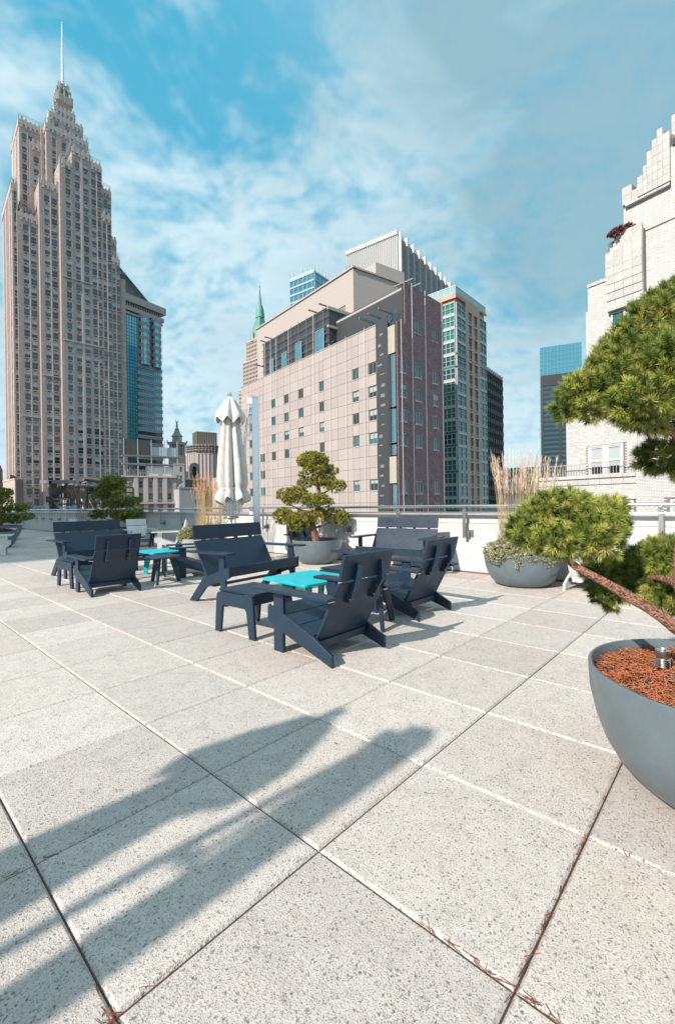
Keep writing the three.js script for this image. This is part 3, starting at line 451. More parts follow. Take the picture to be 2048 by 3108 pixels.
// ---------------------------------------------------------------- the city beyond the parapet
const GY = -62;
{
  const g = part('street_ground', new THREE.BoxGeometry(2400, 1, 2400).translate(0, GY - .5, -300), S(lin(.12, .12, .12), .9), scene); g.userData = { kind: 'structure', label: 'street level ground far below the terrace', category: 'ground' };
}
const glass = (c, r = .06, o = {}) => new THREE.MeshPhysicalMaterial({ color: lin(...c), roughness: r, metalness: 0, ior: 1.8, specularIntensity: 1, ...o });
const G = { green: glass([.02, .17, .16], .08),  dark: glass([.012, .022, .03]), teal: glass([.015, .075, .095]), mid: glass([.035, .14, .165]), blind: glass([.22, .33, .35], .15), pale: glass([.42, .47, .48], .2), mirror: new THREE.MeshStandardMaterial({ color: lin(.18, .44, .54), roughness: .07, metalness: .85 }), black: glass([.008, .012, .016]) };
const F = { light: S(lin(.42, .44, .44), .6), grey: S(lin(.20, .21, .22), .5), white: S(lin(.62, .63, .63), .5), dark: S(lin(.03, .035, .04), .4) };
const tints = { brown: S(lin(.47, .395, .375), .9, { map: brickMottle }), brownPale: S(lin(.56, .49, .465), .85, { map: mottle }), stone: S(lin(.52, .50, .48), .85, { map: mottle }), panel: S(lin(.43, .375, .36), .7, { map: mottle }), purple: S(lin(.29, .185, .20), .85, { map: brickMottle }), peach: S(lin(.56, .41, .33), .85, { map: brickMottle }), conc: S(lin(.47, .42, .395), .9, { map: mottle }), memb: S(lin(.055, .058, .065), .45, { map: mottle }), yellow: S(lin(.46, .44, .35), .8, { map: mottle }), copper: S(lin(.16, .38, .35), .7, { map: mottle }), slate: S(lin(.018, .05, .05), .5), granite2: S(lin(.42, .39, .39), .6, { map: mottle }), roof: S(lin(.2, .2, .2), .9), steelBlue: S(lin(.33, .38, .42), .45, { metalness: .3 }) };
const frameOf = (A, B) => { const dx = B[0] - A[0], dz = B[1] - A[1], L = Math.hypot(dx, dz); return { A, B, L, dx: dx / L, dz: dz / L, turn: turnTo(dx / L, dz / L) }; };
function setOn(m, root, f, s = 0, y = 0, n = 0) {           // s along the wall, y up, n outwards
  m.position.set(f.A[0] + f.dx * s - f.dz * n - root.position.x, y - root.position.y, f.A[1] + f.dz * s + f.dx * n - root.position.z); m.rotation.y = f.turn; return m;
}
const bake = (g, root, f) => { const m = setOn(new THREE.Object3D(), root, f); m.updateMatrix(); return g.applyMatrix4(m.matrix); };
function core(root, pts, y0, y1, m, name = 'core') {
  const s = new THREE.Shape(pts.map(([x, z]) => new THREE.Vector2(x - root.position.x, -(z - root.position.z))));
  return part(name, uvm(new THREE.ExtrudeGeometry(s, { depth: y1 - y0, bevelEnabled: false }).rotateX(-Math.PI / 2).translate(0, y0 - root.position.y, 0)), m, root);
}
function skin(root, f, { s0 = 0, s1 = f.L, y0, y1, t = .25, cols = [], rows = [], has = () => true, m, name = 'wall', pier = 0, pierM }) {
  const g = [], piers = []; let s = s0;
  const cs = [...cols].sort((a, b) => a[0] - b[0]);
  for (let c = 0; c <= cs.length; c++) { const e = c < cs.length ? cs[c][0] : s1; if (e - s > .01) { (pier && c > 0 && c < cs.length ? piers : g).push([s, e]); } s = c < cs.length ? cs[c][1] : e; }
  const out = g.map(([a, b]) => b2(a, b, y0, y1, 0, t));
  for (const [a, b] of piers) out.push(b2(a, b, y0, y1, 0, t));
  cs.forEach((c, i) => { let y = y0; const rs = rows.map((r, k) => [...r, k]).filter((r) => has(i, r[2])).sort((a, b) => a[0] - b[0]); for (const r of rs) { if (r[0] - y > .01) out.push(b2(c[0], c[1], y, r[0], 0, t - (pier ? .06 : 0))); y = r[1]; } if (y1 - y > .01) out.push(b2(c[0], c[1], y, y1, 0, t - (pier ? .06 : 0))); });
  const w = part(name, bake(uvm(join(out)), root, f), m, root);
  if (pier) for (const [a, b] of piers) { const q = setOn(part('pier', pierGeo(b - a - .3, y1 - y0, pier), pierM || m, root), root, f, (a + b) / 2, y0, t); }
  return w;
}
const gCache = new Map(); const cached = (k, fn) => { if (!gCache.has(k)) gCache.set(k, fn()); return gCache.get(k); };
const pierGeo = (w, h, d) => cached('p' + [w, h, d].map((v) => v.toFixed(2)), () => uvm(b2(-w / 2, w / 2, 0, h, 0, d)));
const blindM = S(lin(.36, .43, .44), .35); const wCount = new Map(), wRest = new Map();
function windowAt(root, f, a, b, y0, y1, { frame = F.light, pane = G.teal, fw = .07, sash = 1, mull = 0, depth = .05, n = .0, name = 'window', blind = 0 } = {}) {
  const w = b - a, h = y1 - y0, key = [w, h, fw, sash, mull, depth].map((v) => (+v).toFixed(2)).join();
  const fg = cached('f' + key, () => { const l = [b2(-w / 2, -w / 2 + fw, 0, h, 0, depth), b2(w / 2 - fw, w / 2, 0, h, 0, depth), b2(-w / 2 + fw, w / 2 - fw, 0, fw, 0, depth), b2(-w / 2 + fw, w / 2 - fw, h - fw, h, 0, depth)]; for (let k = 1; k <= sash; k++) l.push(b2(-w / 2 + fw, w / 2 - fw, h * k / (sash + 1) - fw / 2, h * k / (sash + 1) + fw / 2, 0, depth * .9)); for (let k = 1; k <= mull; k++) { const x = -w / 2 + w * k / (mull + 1); l.push(b2(x - fw / 2, x + fw / 2, fw, h - fw, .002, depth * .95)); } return join(l); });
  const pg = cached('g' + key, () => b2(-w / 2 + fw * .5, w / 2 - fw * .5, fw * .5, h - fw * .5, -.02, depth * .35));
  const k = wCount.get(root) || 0; wCount.set(root, k + 1);
  const drawn = blind ? [0, 0, 0, 0, .35, .5][Math.floor(rnd() * 6)] : 0, bg = drawn && cached('b' + key + drawn, () => b2(-w / 2 + fw, w / 2 - fw, h * (1 - drawn), h - fw, depth * .35, depth * .5));
  if (k < 300) { const m = setOn(part(name, fg, frame, root), root, f, (a + b) / 2, y0, n); part('pane', pg, pane, m); if (drawn) part('blind', bg, blindM, m); return m; }
  const L = wRest.get(root) || new Map(); wRest.set(root, L); const o = setOn(new THREE.Object3D(), root, f, (a + b) / 2, y0, n); o.updateMatrix();
  for (const [mm, gg] of drawn ? [[frame, fg], [pane, pg], [blindM, bg]] : [[frame, fg], [pane, pg]]) { if (!L.has(mm)) L.set(mm, []); L.get(mm).push(gg.clone().applyMatrix4(o.matrix)); }
}
function flush(root) { for (const [m, l] of wRest.get(root) || []) stuff(part('more_windows', join(l), m, root)); }
const boxOn = (root, f, name, m, s0, s1, y0, y1, n0, n1) => part(name, bake(uvm(b2(s0, s1, y0, y1, n0, n1)), root, f), m, root);
const pick = (...a) => a[Math.floor(rnd() * a.length)];

// ---- brown brick setback tower with a needle spire
{
  const C = [-91.14, -150], a = 47 * Math.PI / 180, U = [Math.sin(a), -Math.cos(a)], V = [-Math.cos(a), -Math.sin(a)];
  const P = (u, v) => [C[0] + U[0] * u + V[0] * v, C[1] + U[1] * u + V[1] * v];
  const t = thing('setback_tower', 'tall brown brick art deco tower with setbacks and a needle spire', 'skyscraper', [P(3, 12)[0], GY, P(3, 12)[1]]);
  const FL = 3.5;
  const grilles = [], railM = S(lin(.42, .50, .52), .5, { metalness: .4 });
  const block = (u0, u1, v0, v1, top, colsR, colsL, o = {}) => {
    const y0 = o.y0 ?? GY, q = .3; core(t, [P(u0 + q, v0 + q), P(u1 - q, v0 + q), P(u1 - q, v1 - q), P(u0 + q, v1 - q)], y0, top - .3, o.m || tints.brown);
    const rows = []; const base = -1.2; for (let k = -3; ; k++) { const y = base + k * FL; if (y + 2.0 > top - 1.6) break; if (y > y0 + .6) rows.push([y, y + 2.15]); }
    const mk = (f, cols, wd, left) => {
      wd = Math.min(wd, ...cols.slice(1).map((c, i) => c - cols[i] - .35)); const cs = cols.map((c) => [c - wd / 2, c + wd / 2]), y0s = Math.max(y0, -13);
      skin(t, f, { y0: y0s, y1: top, t: .14, cols: cs, rows: rows.filter((r) => r[0] > y0s), m: o.m || tints.brown, pier: o.pier ?? .14, pierM: o.pm || tints.brownPale });
      const lst = []; rows.forEach((r) => { if (r[0] > y0s) cs.forEach((c, ci) => lst.push([r, c, ci])); });
      for (const [r, c] of lst) { const p = pick(G.teal, G.dark, G.teal, G.dark, G.dark); windowAt(t, f, c[0], c[1], r[0], r[1], { pane: p, frame: F.light, fw: .06, depth: .07, blind: 1 }); if (!left) grilles.push(bake(b2((c[0] + c[1]) / 2 - .4, (c[0] + c[1]) / 2 + .4, r[0] - .62, r[0] - .32, .14, .17), t, f)); }
      // carved parapet: stepped stone fins over the piers
      const caps = []; const n = Math.max(2, Math.round(f.L / 1.3)); for (let k = 0; k < n; k++) { const s = (k + .5) * f.L / n, h = .15 + .5 * rnd() + (k === 0 || k === n - 1 ? .6 : 0); caps.push(b2(s - .30, s + .30, top - 2.4, top + h, .02, .36)); caps.push(b2(s - .16, s + .16, top + h, top + h + .3, .1, .3)); }
      caps.push(b2(0, f.L, top - 1.4, top + .15, -.1, .34)); part('carved_parapet', bake(uvm(join(caps)), t, f), o.cap || tints.brownPale, t);
    };
    if (colsR) mk(frameOf(P(u0, v0), P(u1, v0)), colsR, o.w || 1.62);
    if (colsL) mk(frameOf(P(u0, v1), P(u0, v0)), colsL, o.wl || .9, true);
    else if (colsL === undefined) { const f = frameOf(P(u0, v1), P(u0, v0)); skin(t, f, { y0: Math.max(y0, -13), y1: top, t: .3, m: o.m || tints.brown }); boxOn(t, f, 'corner_pier', o.m || tints.brown, f.L - .75, f.L + .02, Math.max(y0, -13), top + .8, .3, .45); }
    // roof rail of twisted ironwork
    const rl = []; for (const f of [frameOf(P(u0, v0), P(u1, v0)), frameOf(P(u0, v1), P(u0, v0))]) { for (let s = .2; s < f.L; s += .9) rl.push(bake(b2(s - .04, s + .04, top + 1.0, top + 2.1, .1, .18), t, f)); for (const y of [1.5, 2.06]) rl.push(bake(b2(0, f.L, top + y, top + y + .07, .1, .18), t, f)); }
    if (!o.noRail) part('roof_rail', join(rl), railM, t);
  };
  // wings along the shaded front (u runs away to the right), with their lit left returns
  block(0, 3.2, 0, 12, 118.3, [2.0], undefined);
  block(3.2, 9, .05, 12, 124.2, [1.6, 4.2], null);
  block(9, 12.4, .1, 12, 122.1, [1.0, 2.9].map((x) => x - .1), null);
  block(12.4, 15.4, 0, 12, 105.4, [.8, 2.35], undefined);
  block(12.9, 16.4, 3, 13, 116.4, [1.6, 2.9], null);
  block(15.4, 18.2, .1, 12, 91.1, [.75, 2.2], null);
  block(16, 18.0, 3, 12, 99.2, [1.0], null, { noRail: true });
  block(18.2, 20.6, .4, 12, 85.2, null, null);
  block(-5.4, 0, 3, 14, 110.6, [1.7, 3.8], undefined);
  block(-11.1, -5.4, 6, 20, 98.9, [1.9, 4.0], undefined);
  block(-12.6, -11.1, 7.6, 30, 108.4, [.75], [3, 5.2, 7.4, 11.4, 13.6, 15.8, 19.8], { w: .8, wl: .95, pm: tints.brown });
  block(-9.6, -3.2, 13, 30, 134.7, [1.4, 3.2], [3, 6, 9, 12], { noRail: false });
  block(-6.5, -3.6, 12, 20, 127.9, [1.5], undefined, { noRail: true });
  block(-3.2, 1.2, 11, 24, 133.3, [1.2, 3.0], undefined);
  const crown_ = (s, top, bot, cols) => block(4 - s / 2, 4 + s / 2, 15 - s / 2, 15 + s / 2, top, cols, cols, { y0: bot, noRail: s < 12, m: tints.brown, w: 1.2, wl: 1.2, pm: tints.brown, cap: tints.stone });
  crown_(13, 134.5, 80, [2.2, 5.2, 8.0, 10.8]); crown_(10.4, 140.1, 133.3, [2, 5.2, 8.4]); crown_(6.4, 144.7, 139.2, [1.8, 4.6]);
  const c0 = P(4, 15), lx = c0[0] - t.position.x, lz = c0[1] - t.position.z, y = (h) => h - GY;
  for (let k = 0; k < 3; k++) { const s = 5.0 - k * 1.0; part('lantern_stage', uvm(bx(s, 2.6, s, 0, 0, 0)).clone().rotateY(Math.PI / 2 - a).translate(lx, y(148.6) + 1 + k * 2.3, lz), k % 2 ? G.teal : tints.stone, t); const fins = []; for (let q = 0; q < 4; q++) for (const e of [-.36, 0, .36]) fins.push(bx(.45, 3.4 - k * .3, .5, e * s, .3, s / 2 + .1).rotateY(q * Math.PI / 2)); part('lantern_fins', join(fins).rotateY(Math.PI / 2 - a).translate(lx, y(148.6) + 1 + k * 2.3, lz), tints.stone, t); }
  part('spire_base', join([new THREE.CylinderGeometry(.65, 1.15, y(157.3) - y(151.7), 8).translate(lx, (y(157.3) + y(151.7)) / 2, lz), ...[0, 1, 2, 3].map((q) => bx(.3, 5.2, .5, 0, 0, 1.0).rotateY(q * Math.PI / 2).translate(lx, y(153.6), lz))]), S(lin(.55, .58, .60), .4, { metalness: .3 }), t);
  part('needle', join([new THREE.CylinderGeometry(.38, .5, 9, 8).translate(lx, y(157.3) + 3, lz), new THREE.CylinderGeometry(.10, .38, y(179.3) - y(157.3) - 6, 8).translate(lx, (y(179.3) + y(157.3)) / 2 + 3, lz)]), S(lin(.62, .66, .68), .35, { metalness: .5 }), t);
  // pale string courses round the front
  for (const [yc, u0, u1] of [[57.6, 0, 12.4], [79.0, 0, 9], [45.4, -5.4, 0], [31.6, -11.1, -5.4]]) boxOn(t, frameOf(P(u0, u0 < -6 ? 6 : u0 < 0 ? 3 : 0), P(u1, u0 < -6 ? 6 : u0 < 0 ? 3 : 0)), 'string_course', tints.brownPale, 0, u1 - u0, yc, yc + .25, .14, .5);
  stuff(part('wall_grilles', join(grilles), F.dark, t)); flush(t);
}
// ---- granite and mirror glass office tower behind it
{
  const A0 = [-118.1, -233.4], K = [-100.9, -258.8], t = thing('office_tower', 'grey banded office tower with green hipped roof behind the brick tower', 'skyscraper', [-109, GY, -250]);
  const f = frameOf(A0, K), B = [-117.5, -270], g = frameOf(K, B), Bk = [-134.7, -244.6]; const L = f.L, top = 111;
  core(t, [[A0[0] - .4, A0[1] - .3], [K[0] - .4, K[1] - .1], B, Bk], GY, top + 2, tints.granite2);
  const mul = [], gl = []; // mirror glass bay with fine mullions
  boxOn(t, f, 'glass_bay', G.mirror, 0, L - 15, 22, 111, .0, .3);
  for (let s = .6; s < L - 15; s += 1.5) mul.push(b2(s, s + .16, 22, 111, .3, .48)); for (let y = 24; y < 111; y += 1.85) mul.push(b2(0, L - 15, y, y + .16, .3, .42)); part('mullions', bake(join(mul), t, f), F.dark, t);
  for (let k = 0; k < 25; k++) {
    const y = 18 + k * 3.9; if (y > 106) break; const up = y > 80;
    if (!up) { boxOn(t, f, 'glass_band', y < 44 ? G.dark : G.mirror, L - 15, L, y, y + 2.1, 0, .35); part('stone_band', bake(uvm(join([b2(L - 15.2, L + .3, y + 2.1, y + 2.75, 0, .8), b2(L - 15.1, L + .2, y + 2.75, y + 3.1, 0, .5), b2(L - 15.2, L + .3, y + 3.1, y + 3.9, 0, .8)])), t, f), tints.granite2, t); const m = []; for (let s = L - 14.6; s < L; s += 1.2) m.push(b2(s, s + .12, y, y + 2.1, .35, .45)); part('band_mullions', bake(join(m), t, f), F.dark, t); }
    else for (const c of [L - 11, L - 3.6]) { const cyl = (r, h, yy) => new THREE.CylinderGeometry(r, r, h, 6).rotateY(.5).translate(c, yy, .6); part('bay_glass', bake(cyl(3.1, 2.1, y + 1.05), t, f), G.mirror, t); part('bay_stone', bake(uvm(join([cyl(3.4, .7, y + 2.45), cyl(3.2, .4, y + 3.0), cyl(3.4, .7, y + 3.55)])), t, f), tints.granite2, t); }
  }
  boxOn(t, f, 'upper_back', tints.granite2, L - 15, L, 80, 108, -.2, .2);
  for (const [y0, y1, n] of [[108, 110.2, 1.4], [112.4, 116.2, 2.2], [106, 107, .9]]) boxOn(t, f, 'cornice', tints.granite2, -1, L + n, y0, y1, -8, n);
  { const m = []; for (let s = 0; s < L; s += 1.4) m.push(b2(s, s + .5, 110.2, 112.4, .5, 1.0)); part('frieze_posts', bake(join(m), t, f), tints.granite2, t); boxOn(t, f, 'frieze_glass', G.teal, 0, L, 110.2, 112.4, -1, .4); }
  { const rp = [], ap = [-124, 141, -250]; const q = [[A0[0] + 1, A0[1] + 1], [K[0] - 3.5, K[1]], [B[0] - 5, B[1]], Bk].map(([x, z]) => [x - t.position.x, 116.2 - GY, z - t.position.z]); const a = [ap[0] - t.position.x, ap[1] - GY, ap[2] - t.position.z]; for (let k = 0; k < 4; k++) rp.push(...q[k], ...q[(k + 1) % 4], ...a); const gg = new THREE.BufferGeometry(); gg.setAttribute('position', new THREE.Float32BufferAttribute(rp, 3)); gg.computeVertexNormals(); part('hipped_roof', uvm(gg), tints.slate, t); const e = q[1], rib = []; for (let k = 0; k < 26; k++) { const w = k / 26; rib.push(bar([q[0][0] + (e[0] - q[0][0]) * w, q[0][1] + .15, q[0][2] + (e[2] - q[0][2]) * w], [a[0], a[1], a[2]], .09, 4)); } part('roof_ribs', join(rib), tints.slate, t); }
}
// ---- rust brown block with piers in front of the office tower
{
  const A = [-55, -114], B = [-43.6, -121], f = frameOf(A, B), t = thing('pier_block', 'low brown brick block with buttress piers beside the tower base', 'building', [-52, GY, -121]);
  core(t, [[A[0] + .3, A[1] - .3], [B[0] - .3, B[1] - .4], [-52, -136], [-63, -129]], GY, 8.6, tints.brown);
  const cols = []; for (let s = 2.2; s < f.L - 1; s += 2.35) cols.push([s - .5, s + .5]); const rows = [[-5.6, -4.2], [-2.6, -1], [.3, 1.6], [3.1, 4.8], [6.2, 8.0]];
  skin(t, f, { y0: -10, y1: 8.9, t: .3, cols, rows, m: tints.brown, pier: .4, pierM: tints.brownPale });
  for (const c of cols) for (const r of rows) windowAt(t, f, c[0], c[1], r[0], r[1], { pane: pick(G.mid, G.blind, G.teal, G.dark), fw: .07 });
  boxOn(t, f, 'parapet', tints.brownPale, 0, f.L, 8.9, 9.3, -.2, .8); boxOn(t, f, 'ledge', tints.brownPale, -.5, f.L + .5, 2.0, 2.35, .3, 1.1);
  { const r = []; for (let s = 0; s < f.L; s += .5) r.push(b2(s, s + .06, 2.35, 3.0, .95, 1.0)); r.push(b2(0, f.L, 2.98, 3.06, .93, 1.02)); for (let s = 4; s < f.L; s += .6) r.push(b2(s, s + .07, 9.3, 10.2, .3, .4)); r.push(b2(4, f.L, 10.15, 10.25, .28, .42)); part('balcony_rails', bake(join(r), t, f), tints.steelBlue, t); }
  // plant deck on its roof
  const p = thing('roof_plant_deck', 'steel roof deck with louvred plant, pipes and a pale cabin', 'roof plant', [-52, 8.6, -124]);
  const h = frameOf([-56.5, -117.8], [-44.3, -125.5]);
  for (const y of [12.6, 14.8]) boxOn(p, h, 'deck_beam', F.grey, 0, h.L + .6, y, y + .35, -2.5, .2);
  for (let s = .3; s < h.L; s += 3.4) boxOn(p, h, 'deck_post', F.light, s, s + .22, 8.6, 19.4, -.1, .12);
  for (const y of [15.2, 17.4]) boxOn(p, h, 'louvre_panel', F.dark, 0, h.L - 7.6, y, y + 1.9, -1.6, -.1);
  { const l = []; for (let y = 15.3; y < 19.2; y += .22) l.push(b2(0, h.L - 7.6, y, y + .07, -.12, .02)); part('louvres', bake(join(l), p, h), F.grey, p); }
  boxOn(p, h, 'cabin', S(lin(.62, .68, .70), .6), h.L - 8.3, h.L - 1.4, 8.7, 12.3, -2.4, -.6); boxOn(p, h, 'condenser', S(lin(.45, .60, .66), .4, { metalness: .3 }), h.L - 7.4, h.L - .8, 15.2, 17.6, -2.3, -.4);
  { const l = []; for (let k = 0; k < 9; k++) l.push(b2(h.L - 7.3 + k * .8, h.L - 7.2 + k * .8, 15.2, 17.7, -.4, -.3)); part('condenser_ribs', bake(join(l), p, h), F.white, p); const q = []; for (let k = 0; k < 8; k++) { const s = h.L - 13.6 + k * .62; q.push(bake(bar([s, 8.7, -.6 - (k % 3) * .4], [s, 11 + (k % 3) * .5, -.6 - (k % 3) * .4], .16, 8), p, h)); q.push(bake(bar([s, 10.2 + (k % 2), -.6], [s + 1.6, 10.2 + (k % 2), -.6], .12, 6), p, h)); } part('pipes', join(q), mat.steelDull, p); }
  flush(t);
}
// ---- narrow grey slabs and old chambers between
function slabBuilding(name, label, A, B, depth, y1, m, cols, rows, o = {}) {
  const f = frameOf(A, B), nx = f.dz, nz = -f.dx, t = thing(name, label, 'building', [(A[0] + B[0]) / 2, GY, (A[1] + B[1]) / 2]);
  core(t, [[A[0] + nx * .2, A[1] + nz * .2], [B[0] + nx * .2, B[1] + nz * .2], [B[0] + nx * depth, B[1] + nz * depth], [A[0] + nx * depth, A[1] + nz * depth]], GY, y1 - .2, m);
  skin(t, f, { y0: o.y0 ?? -12, y1, t: .22, cols, rows, m }); for (const c of cols) for (const r of rows) windowAt(t, f, c[0], c[1], r[0], r[1], { pane: pick(G.dark, G.teal, G.mid), fw: .07, frame: o.frame || F.grey });
  const gEdge = frameOf([B[0], B[1]], [B[0] + nx * depth, B[1] + nz * depth]); skin(t, gEdge, { y0: o.y0 ?? -12, y1, t: .2, m: o.side || m, cols: (o.sideCols || []), rows }); for (const c of o.sideCols || []) for (const r of rows) windowAt(t, gEdge, c[0], c[1], r[0], r[1], { pane: pick(G.dark, G.teal), fw: .07, frame: o.frame || F.grey });
  boxOn(t, f, 'coping', o.cope || m, -.2, f.L + .2, y1, y1 + .35, -.3, .35); flush(t); return [t, f, gEdge];
}
slabBuilding('grey_slab_house', 'plain grey slab beside the old towers, seen over the rail', [-44.2, -121], [-41.6, -122], 12, 12.5, S(lin(.34, .35, .36), .85, { map: mottle }), [[1.6, 2.2]], [[-2, -.6], [1.5, 3], [5, 6.6], [8, 9.6], [10.6, 12]]);
slabBuilding('stained_wall_house', 'low stained grey building with two window columns by the reed grass', [-41.4, -117], [-36.0, -121], 10, 5.9, S(lin(.40, .41, .41), .9, { map: mottle }), [[4.0, 4.6], [5.2, 5.8]], [[-3, -1.8], [-.6, .6], [1.8, 3.0], [4.0, 5.2]]);
{
  const [t, f] = slabBuilding('dark_chambers', 'dark stone chambers with an arched gable below the cupola', [-48, -138], [-42, -143.5], 10, 9.5, S(lin(.17, .16, .17), .9, { map: mottle }), [[1, 1.7], [2.6, 3.3], [4.2, 4.9]], [[-2, 0], [1.5, 3.4], [6, 7.8]], { cope: tints.stone });
  const s = new THREE.Shape(); s.moveTo(-1.7, 0); s.lineTo(1.7, 0); s.lineTo(1.7, 3.4); s.absarc(0, 3.4, 1.7, 0, Math.PI); const ho = new THREE.Path(); ho.moveTo(-.7, .4); ho.lineTo(.7, .4); ho.lineTo(.7, 3.2); ho.absarc(0, 3.2, .7, 0, Math.PI); s.holes.push(ho);
  part('arched_gable', bake(uvm(new THREE.ExtrudeGeometry(s, { depth: .8, bevelEnabled: false, curveSegments: 10 }).translate(4.2, 9.85, -.6)), t, f), S(lin(.22, .21, .22), .9, { map: mottle }), t); part('gable_glass', bake(b2(3.4, 5, 10, 14.2, -.5, -.4), t, f), G.dark, t);
}
slabBuilding('pale_brick_house', 'pale brick house with small windows behind the reed grass', [-46, -176], [-27, -186], 14, 13, S(lin(.56, .47, .43), .9, { map: mottle }), [[1.5, 2.3], [3.4, 4.2], [5.3, 6.1], [9, 9.8], [11, 11.8], [13, 13.8], [16, 16.8], [18, 18.8]], [[-4, -2.4], [-.6, 1], [3, 4.6], [6.6, 8.2], [10.2, 11.6]], { cope: tints.stone });
slabBuilding('orange_brick_house', 'sunlit orange brick house low behind the reed grass', [-58, -210], [-50, -216], 12, 11, S(lin(.55, .42, .36), .9, { map: mottle }), [[1.5, 2.4], [4, 4.9], [6.6, 7.5]], [[-4, -2], [0, 2], [4, 6], [8, 10]]);
slabBuilding('red_brick_house', 'red brown brick building cut off by the left edge', [-128, -124], [-105.4, -140], 16, 14.5, S(lin(.28, .17, .14), .9, { map: brickMottle }), [[14, 15], [18, 19], [22, 23]], [[-2, 0], [2, 4], [6, 8], [10, 12]], { y0: -12 });
slabBuilding('rail_topped_wing', 'pale low wing with a roof rail at the foot of the brick tower', [-99, -132.9], [-88, -122.5], 1.7, 9.2, S(lin(.50, .44, .40), .9, { map: mottle }), [[8, 8.6], [10, 10.6], [12, 12.6]], [[-3, -1], [1, 3.2], [5, 7.2]], { side: S(lin(.16, .14, .14), .9), cope: tints.brownPale });  // end wall is a darkened copy of the front colour, its shade painted in
{ // cupola tower with a winged figure
  const t = thing('cupola_tower', 'small stone bell tower with green cupola and winged statue', 'tower', [-71.3, GY, -200]), Y = (y) => y - GY, st = S(lin(.40, .36, .35), .9, { map: mottle }), r45 = Math.PI / 4 + .35;
  const oct = (r0, r1, y0, y1, n = 8) => new THREE.CylinderGeometry(r1, r0, y1 - y0, n).rotateY(Math.PI / 8 + .3).translate(0, Y((y0 + y1) / 2), 0);
  part('shaft', uvm(join([bx(5.2, 24 - GY, 5.2, 0, Y((24 + GY) / 2), 0).rotateY(r45), bx(6.6, 17 - GY, 6.6, 0, Y((17 + GY) / 2), 0).rotateY(r45)])), st, t);
  const col = []; for (let k = 0; k < 4; k++) for (const e of [-1.9, -.75, .75, 1.9]) col.push(bx(.55, 5.0, .55, e, 0, 2.25).rotateY(r45 + k * Math.PI / 2).translate(0, Y(26.3), 0)); part('belfry_piers', uvm(join(col)), st, t);
  part('belfry_core', bx(3.4, 5, 3.4, 0, 0, 0).rotateY(r45).translate(0, Y(26.3), 0), F.dark, t);
  part('belfry_cornice', uvm(join([bx(5.8, .8, 5.8, 0, 0, 0).rotateY(r45).translate(0, Y(29.2), 0), bx(6.3, .35, 6.3, 0, 0, 0).rotateY(r45).translate(0, Y(29.8), 0)])), st, t);
  for (let k = 0; k < 4; k++) { const a = r45 + Math.PI / 4 + k * Math.PI / 2; part('corner_urn', new THREE.LatheGeometry([[0, 0], [.3, 0], [.2, .3], [.34, .6], [.1, .95], [0, 1.1]].map((v) => new THREE.Vector2(...v)), 8).translate(Math.sin(a) * 4.1, Y(29.95), Math.cos(a) * 4.1), st, t); }
  part('drum', uvm(oct(2.2, 2.15, 29.9, 32.6)), st, t); for (let k = 0; k < 8; k++) part('drum_window', bx(.6, 1.1, .1, 0, Y(31.2), 2.05).rotateY(Math.PI / 8 + .3 + Math.PI / 8 + k * Math.PI / 4), k % 3 ? G.dark : G.pale, t);
  part('cupola', uvm(new THREE.LatheGeometry([[2.55, 0], [2.5, .25], [1.95, .7], [1.45, 1.6], [1.05, 2.6], [.85, 3.0], [1.0, 3.15], [.9, 3.5], [.5, 3.8], [.4, 4.6], [.6, 4.8], [.3, 5.1], [0, 5.15]].map((v) => new THREE.Vector2(v[0], v[1] + Y(32.5))), 8).rotateY(.3)), S(lin(.26, .36, .32), .8, { map: mottle }), t);
  part('statue', join([new THREE.LatheGeometry([[0, 0], [.35, 0], [.4, .6], [.28, 1.1], [.34, 1.4], [.12, 1.6], [.17, 1.8], [0, 1.98]].map((v) => new THREE.Vector2(v[0], v[1] + Y(37.5))), 8), bar([.2, Y(38.6), 0], [.75, Y(40.3), 0], .16, 6, .08), bar([-.2, Y(38.6), 0], [-.7, Y(40.6), 0], .18, 6, .06)]), S(lin(.24, .30, .28), .8), t);
}
